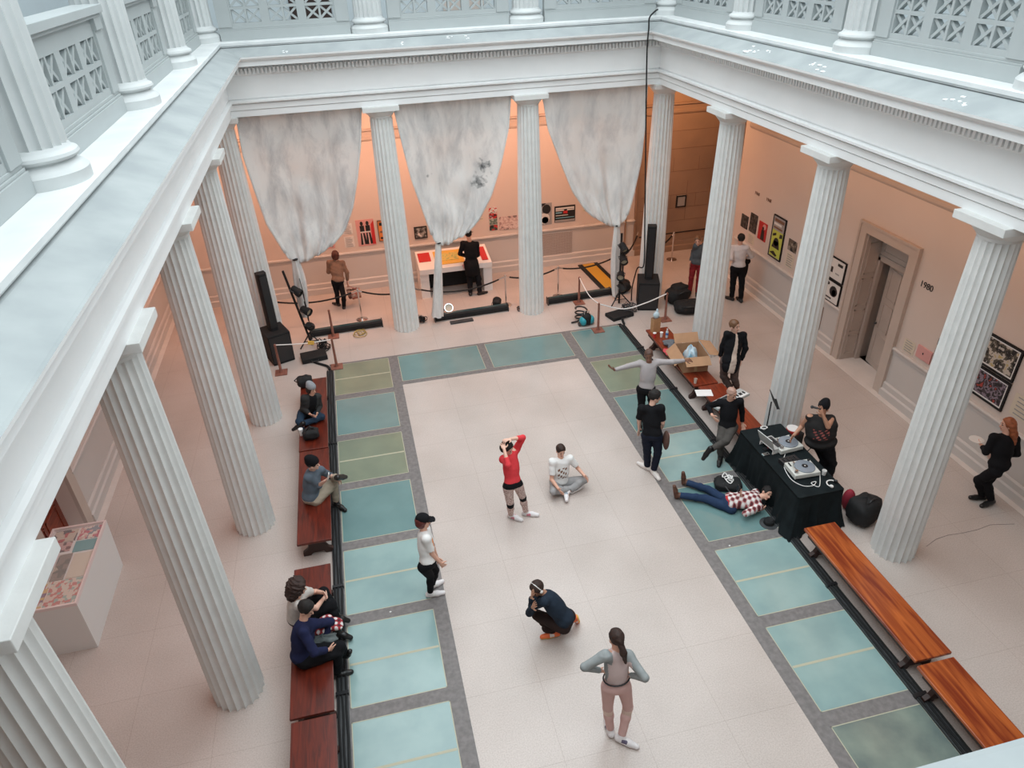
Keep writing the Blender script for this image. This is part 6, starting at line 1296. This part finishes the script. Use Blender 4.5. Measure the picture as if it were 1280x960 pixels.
    # trousers
    if bottom:
        m = bottom['m']; wd = bottom.get('w', 1.0); e = bottom.get('end', .93); Q = SDF(cv)
        Q.ell(J['pel']+up*.0, s*np.array([.162*w_, .128*w_, .12]), T, .03, [(J['pel']+up*bottom.get('waist', .09)*s, up)])
        for k in 'lr':
            hp_, kn, an = J[k+'hip'], J[k+'kn'], J[k+'an']; d = U(an-kn)
            Q.cone(hp_, kn, max(.098*wd, .092)*s*w_**.5, max(.068*wd, .062)*s, .03)
            Q.ell(kn*.65+an*.35, s*np.array([.064, .064, .08])*max(1, wd*.98), None, .03)
            if e > .3: Q.cone(kn, an, max(.067*wd, .061)*s, .050*s*wd+.006, .02, [(kn+(an-kn)*e, d)])
        P, f = Q.mesh(noise=.0035 if wd > .9 else .001, nf=26, floor=.012)
        mats_ = [m]; mi = None
        if 'zones' in bottom:
            cen = P[f].mean(1); mi = np.zeros(len(f)); mats_ = [m]
            for zm, fn in bottom['zones']: mats_.append(zm); mi[fn(cen, J)] = len(mats_)-1
        mesh_obj('trousers', P, f, mats_, mi, root, org)
    if shoes:
        for k in 'lr':
            kn, an, toe = J[k+'kn'], J[k+'an'], J[k+'toe']; Q = SDF(.008); fd = U(toe-an); sh_u = U(kn-an); fu = U(sh_u-fd*(sh_u@fd)*1.0)
            fdir = U(toe-(an-fu*.05)); fu = U(fu-fdir*(fu@fdir)); heel = an-fu*.035*s-fdir*.035*s; tp = toe+fdir*.025*s
            sole = heel-fu*.043*s
            Q.cone(heel, heel*.4+tp*.6, .046*s, .047*s, .02); Q.cone(heel*.4+tp*.6, tp, .045*s, .036*s, .02); Q.cone(an-fu*.01*s, an+sh_u*shoes.get('h', .035)*s, .050*s, .050*s, .02, [(an+sh_u*shoes.get('h', .035)*s, sh_u)])
            P, f = Q.mesh(gclip=[(sole, -fu)]); cen = P[f].mean(1); hgt = (cen-sole)@fu; along = (cen-heel)@fdir
            mats_ = [shoes['m'], shoes.get('sole', shoes['m']), shoes.get('acc', shoes['m'])]; mi = np.where(hgt < .022*s, 1, 0); ac = (along > .05) & (along < .12) & (hgt > .03) & (hgt < .075); 
            if 'acc' in shoes: mi = np.where(ac, 2, mi)
            mesh_obj('shoe', P, f, mats_, mi, root, org)
    if top:
        m = top['m']; loose = top.get('loose', 1.0); hem = top.get('hem', -.02); Q = SDF(cv)
        npl = (J['neck']+up*(top.get('neckz', .045))*s, up+fw*top.get('vneck', .22))
        clip = [(npl[0], U(npl[1]))]
        Q.ell(ch, s*np.array([.158*w_*loose, .118*w_*loose, .205]), T, .03, clip); Q.ell(J['pel']*.6+J['neck']*.4, s*np.array([.150*w_*loose, .118*w_**1.4*loose, .18]), T, .06)
        Q.ell(J['pel']+up*.03, s*np.array([.162*w_*loose, .130*w_*loose, .13]), T, .05, [(J['pel']+up*hem*s, -up)])
        if hem < -.15: Q.ell(J['pel']-up*.06*s, s*np.array([.172*w_, .142*w_, .26]), T, .05, [(J['pel']+up*hem*s, -up)])
        sl = top.get('sleeve', .98)
        for k in 'lr':
            sh, el, wr = J[k+'sh'], J[k+'el'], J[k+'wr']
            Q.cone(J['neck']*.6+ch*.4, sh, .078*s, .070*s, .04, clip)
            d = U(el-sh); 
            if sl > .05:
                if sl < .5: Q.cone(sh, el, .068*s*w_**.5, .058*s*loose*w_**.5, .03, [(sh+(el-sh)*sl*2, d)])
                else:
                    Q.cone(sh, el, .065*s, .052*s*loose, .03); d2 = U(wr-el); Q.cone(el, wr, .052*s*loose, .037*s*loose, .012, [(el+(wr-el)*min(1, (sl-.5)*2), d2)])
        P, f = Q.mesh(gclip=[(J['pel']+up*hem*s-0, -up)] if top.get('cut', False) else None, noise=.003 if loose > 1 else .0015, nf=24, floor=.012)
        mats_ = [m]; mi = None
        if 'zones' in top:
            cen = P[f].mean(1); mi = np.zeros(len(f)); L3 = (cen-J['neck'])@T/s
            for zm, fn in top['zones']: mats_.append(zm); mi[fn(L3, cen, J)] = len(mats_)-1
        mesh_obj(top.get('name', 'shirt'), P, f, mats_, mi, root, org)
    if hair:
        Q = SDF(.009); kind = hair['kind']; g = hair.get('g', 1.0); cl = [(hp(0, .052, .03), U(hf*.95-hu*.35)), (hp(0, 0, hair.get('low', -.03)), U(-hu*.8+hf*.5))]
        Q.ell(hp(0, -.012, .032), s*np.array([.086, .104, .098])*g, HR, .01, cl)
        if kind == 'bob': Q.ell(hp(0, -.03, -.02), s*np.array([.096, .088, .115]), HR, .03, [(hp(0, .035, 0), hf), (hp(0, 0, -.11), -hu)])
        if kind == 'long':
            for sx in (-.05, 0, .05): Q.cone(hp(sx, -.05, .0), hp(sx*1.4, -.08, -.14), .06*s, .055*s, .04); Q.cone(hp(sx*1.4, -.08, -.14), hp(sx*1.6, -.10, -.30), .055*s, .03*s, .03)
        if kind == 'curly': 
            Q.ell(hp(0, -.03, .02), s*np.array([.135, .135, .125]), HR, .03, [(hp(0, .06, .02), U(hf*.95-hu*.25))]); Q.ell(hp(0, -.07, -.09), s*np.array([.13, .09, .12]), HR, .04)
        if kind == 'pony': Q.ell(hp(0, -.09, .03), s*np.array([.04, .035, .04]), HR, .02); Q.cone(hp(0, -.10, .02), hp(.01, -.15, -.10), .032*s, .042*s, .02); Q.cone(hp(.01, -.15, -.10), hp(.03, -.15, -.24), .040*s, .018*s, .02)
        if kind == 'bun': Q.ell(hp(0, -.09, .10), s*np.array([.045, .045, .045]), HR, .015)
        P, f = Q.mesh(noise={'curly': .011}.get(kind, .0025), nf={'curly': 75}.get(kind, 60)); mesh_obj('hair', P, f, [hair['m']], None, root, org)
    if hat:
        k = hat['kind']; Q = SDF(.009)
        if k == 'beanie': Q.ell(hp(0, -.015, .055), s*np.array([.093, .112, .100]), HR, .01, [(hp(0, 0, .03), U(-hu+hf*.25))]); Q.ell(hp(0, -.06, .115), s*np.array([.06, .07, .05]), HR, .04)
        if k == 'cap': Q.ell(hp(0, -.008, .045), s*np.array([.090, .108, .092]), HR, .01, [(hp(0, 0, .03), -hu)]); Q.ell(hp(0, .115, .045), s*np.array([.075, .075, .010]), HR, .012)
        if k == 'fedora': Q.ell(hp(0, -.008, .06), s*np.array([.090, .104, .098]), HR, .01, [(hp(0, 0, .045), -hu), (hp(0, 0, .135), hu)]); Q.ell(hp(0, -.005, .05), s*np.array([.135, .15, .010]), HR, .012)
        P, f = Q.mesh(); mesh_obj('hat', P, f, [hat['m']], None, root, org)
    if extra: extra(root, J, T, s, org, HR, hp)
    return root
def near(j, r): return lambda c, J: np.linalg.norm(c-J[j], axis=1) < r
HB = mat('hair_black', (.012, .008, .007), .75, noise=.5, nscale=60); HBR = mat('hair_dark_brown', (.04, .016, .010), .7, noise=.5, nscale=60); HRED = mat('hair_auburn', (.35, .10, .035), .5, noise=.35, nscale=25); HLB = mat('hair_light_brown', (.16, .075, .035), .5)
K = cloth('black', (.012, .012, .014)); KB = cloth('black_jeans', (.022, .024, .03)); WHc = cloth('white', (.82, .80, .78), .05); SH_B = mat('shoe_black', (.012, .011, .011), .4); SH_W = mat('shoe_white', (.80, .76, .76), .5)
SH_O = mat('shoe_orange', (.85, .17, .05), .5); SH_BR = mat('shoe_brown', (.12, .05, .03), .5); TEAL_ = mat('shoe_teal', (.05, .45, .55), .5); PINKA = mat('shoe_pink', (.6, .2, .25), .5)
def xt_coat(root, J, T, s, org, HR, hp): pass
def on_chest(x0, x1, z0, z1): return lambda L, c, J: (L[:, 0] > x0) & (L[:, 0] < x1) & (L[:, 2] > z0) & (L[:, 2] < z1) & (L[:, 1] > .02)
def addp(root, name, m, b): q_ = b.build(name, m, root, smooth='all'); return q_
# 1 woman in red
person('red', 'woman in red top and leopard leggings standing with both hands on her head', 'pale', face=(-35, -55), hair=dict(kind='bob', m=HB), top=dict(m=cloth('coral_red', (.75, .06, .07), .1), sleeve=.74, hem=.02, loose=.95),
       bottom=dict(m=patmat('leopard', [(0, (.12, .06, .05)), (.22, (.45, .30, .27)), (.5, (.62, .48, .44))], 42, 'vor'), w=.85, zones=[(K, near('lkn', .078)), (K, near('rkn', .078)), (K, lambda c, J: c[:, 2] > J['pel'][2]-.03)]), shoes=dict(m=SH_W, acc=PINKA, sole=SH_W), vox=.008)
# 2 seated man in white tee
def tee_marks(L, c, J): return ((np.sin(L[:, 0]*70)*np.sin(L[:, 2]*60+L[:, 0]*30) > .15) & (np.abs(L[:, 0]+.0) < .09) & (L[:, 2] > -.36) & (L[:, 2] < -.12) & (L[:, 1] > .0))
person('sit', 'person in a printed white T-shirt sitting cross-legged on the court floor', 'light', face=(-80, -32), hair=dict(kind='short', m=HBR), top=dict(m=WHc, sleeve=.36, hem=.0, loose=1.05, vneck=.25, neckz=.045, zones=[(P_['brown'], tee_marks)]), bottom=dict(m=cloth('grey_sweat', (.36, .35, .35)), w=1.1, end=.85), shoes=dict(m=SH_W, sole=SH_W, acc=mat('shoe_grey', (.3, .35, .4))), vox=.008)
# 3 woman with cap
person('cap', 'woman in black brimmed cap, white T-shirt and black leggings standing on the left border', 'light', face=(-10, -12), hair=dict(kind='bob', m=mat('hair_dark_red', (.12, .02, .015), .5)), hat=dict(kind='cap', m=K), top=dict(m=WHc, sleeve=.40, hem=.02, loose=.98, zones=[(P_['orange'], on_chest(-.06, .06, -.25, -.12))]), bottom=dict(m=K, w=.82), shoes=dict(m=SH_W, sole=SH_W, acc=P_['white']), vox=.008)
# 4 crouching
def phones(root, J, T, s, org, HR, hp):
    b = MB(); b.tube([Vector(hp(.09*math.cos(a), -.01, .02+.11*math.sin(a))-org) for a in [PI*k/12 for k in range(13)]], .008, 6); b.ball(Vector(hp(-.085, 0, 0)-org), .028, 8, 6); b.ball(Vector(hp(.085, 0, 0)-org), .028, 8, 6); addp(root, 'headphones', P_['white'], b)
person('crouch', 'person in dark blue sweater and orange shoes crouching on the court floor', 'tan', face=(-150, -25), hair=dict(kind='short', m=HBR, g=1.05), top=dict(m=cloth('dark_blue_grey', (.022, .032, .048)), sleeve=.98, hem=-.05, loose=1.12), bottom=dict(m=cloth('dark_brown', (.035, .022, .020)), w=1.12), shoes=dict(m=SH_O, sole=P_['yellow'], acc=P_['white']), vox=.008, extra=phones)
# 5 front woman
GRS = cloth('grey_sleeves', (.33, .35, .35))
def raglan(L, c, J): return (np.abs(L[:, 0]) > .13-.0*L[:, 2]) & (L[:, 2] > -.45) | (np.abs(L[:, 0]) > .09) & (L[:, 2] > -.10)
def belt(root, J, T, s, org, HR, hp):
    b = MB(); c = J['pel']+T[:, 2]*.10*s; b.tube([Vector(c+T[:, 0]*.158*s*math.cos(a)+T[:, 1]*.128*s*math.sin(a)-org) for a in [2*PI*k/24 for k in range(25)]], .010, 6, cap=False); addp(root, 'waistband', P_['black'], b)
    for k in 'lr':
        b = MB(); kn, an = J[k+'kn'], J[k+'an']; b.tube([Vector(J[k+'hip']*.22+kn*.78-org), Vector(kn-org), Vector(kn*.72+an*.28-org)], [.062*s, .066*s, .060*s], 16); addp(root, 'leg_warmer', cloth('cream_pad_'+k, (.80, .62, .54), .05), b)
person('front', 'woman with ponytail, grey sleeves and pink leggings, hands on hips', 'light', face=(97, -8), hair=dict(kind='pony', m=HBR), top=dict(m=cloth('pale_pink_top', (.66, .52, .50), .05), sleeve=.96, hem=.10, loose=.93, zones=[(GRS, raglan)]), bottom=dict(m=cloth('pink_leggings', (.66, .43, .40), .06), w=.86), shoes=dict(m=SH_W, sole=SH_W, acc=mat('shoe_dark', (.12, .1, .16))), vox=.008, extra=belt, palm={'l': (1, .3, 0), 'r': (-1, .3, 0)})
# 6 man with arms out
person('grey', 'bald man in grey long sleeved top standing with both arms stretched out', 'brown', face=(-110, -25), hair=dict(kind='short', m=mat('hair_shaved', (.10, .05, .035), .6), g=.935), top=dict(m=cloth('heather_grey', (.42, .38, .38), .08), sleeve=.98, hem=-.06, loose=.96), bottom=dict(m=K, w=1.0), shoes=dict(m=SH_B), vox=.008)
# 7 black tee
def shoulderbag(root, J, T, s, org, HR, hp):
    c = Vector(J['rhip']-org)+Vector(T[:, 0])*.16; b = MB(); b.ball(c+Vector((0, 0, -.10)), (.05, .10, .20), 12, 8); addp(root, 'hanging_jacket', cloth('brown_jacket', (.13, .075, .06)), b)
    b = MB(); b.ball(c+Vector((.05, .02, -.08)), (.015, .05, .12), 10, 6); addp(root, 'jacket_lining', P_['pink'], b)
person('black_tee', 'dark haired man in black T-shirt seen from behind standing on the right glass strip', 'pale', face=(-8, -12), hair=dict(kind='short', m=HB, g=1.06), top=dict(m=K, sleeve=.42, hem=-.09, loose=1.05), bottom=dict(m=cloth('dark_navy_jeans', (.016, .020, .035)), w=1.02), shoes=dict(m=mat('shoe_cream', (.80, .74, .70)), sole=SH_W), vox=.008, extra=shoulderbag)
# 8 jacket man
def open_front(L, c, J): return (np.abs(L[:, 0]+.0+L[:, 2]*.04) < .018-.075*np.clip(L[:, 2], -.55, 0)) & (L[:, 1] > .02)
person('jacket', 'man in open black jacket over a light shirt standing beside the right column', 'pale', face=(-60, -10), hair=dict(kind='short', m=HLB), top=dict(m=K, name='jacket', sleeve=.97, hem=-.24, loose=1.12, zones=[(cloth('cream_shirt', (.62, .50, .42)), open_front)]), bottom=dict(m=cloth('brown_grey_trousers', (.13, .095, .085)), w=1.08), shoes=dict(m=SH_BR), vox=.008)
# 9 leaning man
person('lean', 'bald man in black sweater leaning on the bench with one leg crossed', 'light', face=(-70, -20), hair=dict(kind='short', m=mat('hair_stubble', (.45, .27, .21), .5), g=.93), top=dict(m=K, sleeve=.93, hem=.0, loose=1.0), bottom=dict(m=cloth('grey_trousers', (.085, .078, .072)), w=.98), shoes=dict(m=SH_B, h=.06), vox=.008)
# 10 DJ
def dj_print(L, c, J): return ((np.sin(L[:, 0]*60+L[:, 2]*40)*np.sin(L[:, 2]*75) > .25) & (np.abs(L[:, 0]) < .13) & (L[:, 2] > -.32) & (L[:, 2] < -.14) & (L[:, 1] > 0))
def mic(root, J, T, s, org, HR, hp):
    a = Vector(J['lhand']-org); b = MB(); b.tube([a, a+Vector((-.10, .06, .02))], [.016, .02], 8); b.ball(a+Vector((-.12, .07, .022)), .028, 10, 6); addp(root, 'microphone', M['darkgrey'], b)
person('dj', 'large person in black beanie and sleeveless shirt behind the black table', 'tan', face=(-150, -12), hat=dict(kind='beanie', m=K), hair=dict(kind='short', m=HB), top=dict(m=cloth('washed_black', (.03, .028, .028)), sleeve=.0, hem=-.08, loose=1.08, zones=[(mat('red_print', (.30, .07, .06)), dj_print)]), bottom=dict(m=K, w=1.15), shoes=dict(m=SH_BR), heavy=1.55, vox=.0085, extra=mic)
# 11 lying man
def phone_(root, J, T, s, org, HR, hp):
    a = Vector(J['rhand']-org)+Vector((-.02, .05, .05)); b = MB(); b.box(a, (.02, .07, .13), rx=.2); q_ = b.build('phone', M['black_gloss'], root)
person('lying', 'man in plaid shirt and jeans lying on his back on the glass strip', 'light', face=(-50, 40, 1), hair=dict(kind='short', m=HB), top=dict(m=patmat('plaid', [(0, (.10, .02, .025)), (.25, (.32, .06, .07)), (.45, (.55, .42, .40)), (.68, (.78, .74, .72))], 3.6), sleeve=.86, hem=-.09, loose=1.1, zones=[(P_['red'], lambda L, c, J: (L[:, 2] < -.52) & (np.abs(L[:, 0]+.05) < .09))]), bottom=dict(m=cloth('denim', (.028, .05, .105)), w=1.0), shoes=dict(m=SH_BR, h=.05), vox=.008, extra=phone_)
# 12 redhead
def plate(root, J, T, s, org, HR, hp):
    c = Vector(J['lhand']-org)+Vector((-.03, .03, .035)); b = MB(); b.lathe([(.02, -.008), (.075, -.005), (.115, .012), (.112, .016), (.07, .0)], 24, c); addp(root, 'white_plate', P_['white'], b)
person('redhair', 'woman with long auburn hair in black carrying a white plate along the right wall', 'light', face=(150, -10), hair=dict(kind='long', m=HRED), top=dict(m=K, sleeve=.86, hem=-.12, loose=1.08), bottom=dict(m=K, w=1.05), shoes=dict(m=SH_B), vox=.009, extra=plate)
# 13 bags
def bags(root, J, T, s, org, HR, hp):
    h_ = Vector(J['rhand']-org)
    for k, (dx, m_) in enumerate(((.08, mat('bag_print_a', (.45, .30, .24), .7, col2=(.12, .04, .03), nscale=14)), (.16, mat('bag_print_b', (.35, .08, .05), .7, col2=(.55, .45, .38), nscale=12)))):
        c = h_+Vector((dx, -.05*k, -.36)); b = MB(); b.frustum(c, (.24, .10), (.28, .14), .24, .3); addp(root, 'carrier_bag', m_, b)
        b = MB(); b.tube([c+Vector((-.08, 0, .24)), h_+Vector((0, 0, -.0)), c+Vector((.08, 0, .24))], .008, 5); addp(root, 'bag_handle', P_['pink'], b)
person('bags', 'woman in tan sweater seen from behind holding shopping bags before the back wall', 'light', face=(92, 0), hair=dict(kind='bob', m=mat('hair_auburn_dark', (.07, .015, .01), .5), g=1.1), top=dict(m=cloth('tan_knit', (.26, .16, .115), .15, 30), sleeve=.92, hem=-.03, loose=1.08), bottom=dict(m=K, w=.9), shoes=dict(m=SH_B, sole=SH_W), vox=.01, extra=bags)
# 14 coat man
def papers(root, J, T, s, org, HR, hp):
    a = Vector(J['rhand']-org); b = MB(); b.box(a+Vector((-.03, -.05, -.02)), (.20, .02, .13), ry=-.4); b.build('folded_papers', P_['pink'], root)
    a = Vector((J['pel']-org)); b = MB(); b.tube([a+Vector((0, 0, .10)), a+Vector((0, 0, -.1)), a+Vector((0, 0, -.32))], [.165, .19, .20], 24); addp(root, 'coat_skirt', K, b)
person('coat', 'man in black coat and black hat bending over the display table', 'light', face=(90, -30), hair=dict(kind='short', m=HB), hat=dict(kind='fedora', m=K), top=dict(m=K, name='coat', sleeve=.98, hem=-.12, loose=1.1), bottom=dict(m=K, w=1.1), shoes=dict(m=SH_B), vox=.01, extra=papers)
# 15 white shirt
def jacketarm(root, J, T, s, org, HR, hp):
    a = Vector(J['rwr']-org)+Vector((.02, -.05, 0)); b = MB(); b.ball(a+Vector((0, 0, -.26)), (.11, .09, .32), 16, 10); b.ball(a+Vector((.04, -.02, -.05)), (.10, .08, .09), 12, 8); addp(root, 'jacket_over_arm', K, b)
person('shirt', 'man in white shirt and black trousers seen from behind with a jacket over his arm', 'light', face=(85, -5), hair=dict(kind='short', m=HB), top=dict(m=cloth('pale_shirt', (.62, .58, .58), .05), sleeve=.75, hem=.0, loose=1.06), bottom=dict(m=K, w=1.05), shoes=dict(m=SH_B), vox=.01, extra=jacketarm)
# 16 beanie
person('beanie', 'person in grey beanie and black coat sitting cross-legged on the far left bench', 'light', face=(-40, -20), hat=dict(kind='beanie', m=cloth('heather_grey_knit', (.30, .31, .33), .1, 30)), hair=dict(kind='bob', m=HBR), top=dict(m=cloth('charcoal_coat', (.045, .045, .045)), name='coat', sleeve=.97, hem=-.05, loose=1.12, zones=[(K, lambda L, c, J: (np.abs(L[:, 0]) < .08) & (L[:, 1] > .02))]), bottom=dict(m=cloth('denim_dark', (.025, .045, .075)), w=1.05), shoes=dict(m=SH_B, h=.14), vox=.0085)
# 17 phone man
def phone2(root, J, T, s, org, HR, hp):
    a = Vector(J['rhand']-org)+Vector((.02, .01, .05)); b = MB(); b.box(a, (.012, .065, .12), ry=.3); b.build('phone', P_['white'], root)
def hemwhite(L, c, J): return (L[:, 2] < -.50)
person('phone', 'man in black beanie and grey shirt sitting on the left bench holding a phone', 'pale', face=(-5, -10), hat=dict(kind='beanie', m=K), hair=dict(kind='short', m=HB), top=dict(m=cloth('blue_grey_shirt', (.12, .15, .185)), sleeve=.62, hem=-.08, loose=1.08, zones=[(WHc, hemwhite)]), bottom=dict(m=cloth('beige_chinos', (.42, .35, .27)), w=1.02, end=.86), shoes=dict(m=SH_B), vox=.0085, extra=phone2)
# 18, 19 couple
person('curly', 'woman with dark curly hair and pale top hugging her knee on the left bench', 'pale', face=(0, -15), hair=dict(kind='curly', m=HBR), top=dict(m=cloth('off_white_top', (.62, .58, .54)), sleeve=.22, hem=-.02, loose=1.0), bottom=dict(m=K, w=1.15), shoes=dict(m=SH_B), vox=.0085)
person('navy', 'dark haired man in navy sweater sitting beside the curly haired woman on the left bench', 'light', face=(-20, -35), hair=dict(kind='short', m=HB, g=1.06), top=dict(m=cloth('navy', (.020, .024, .065)), sleeve=.93, hem=-.06, loose=1.14), bottom=dict(m=K, w=1.08), shoes=dict(m=SH_B), vox=.0085)
# 20 hidden
person('hidden_red', 'visitor in grey jacket and red trousers mostly hidden behind the first right column', 'light', face=(-120, 0), hair=dict(kind='short', m=HLB), top=dict(m=cloth('grey_jacket', (.10, .11, .12)), sleeve=.97, hem=-.06, loose=1.1), bottom=dict(m=cloth('dark_red_trousers', (.30, .03, .035)), w=1.0), shoes=dict(m=SH_B), vox=.011)
M['plaid2'] = patmat('plaid_bundle', [(0, (.06, .01, .015)), (.25, (.30, .02, .03)), (.62, (.62, .5, .48)), (.8, (.72, .68, .66))], 4)
bpy.data.objects['plaid_jacket'].data.materials[0] = M['plaid2']
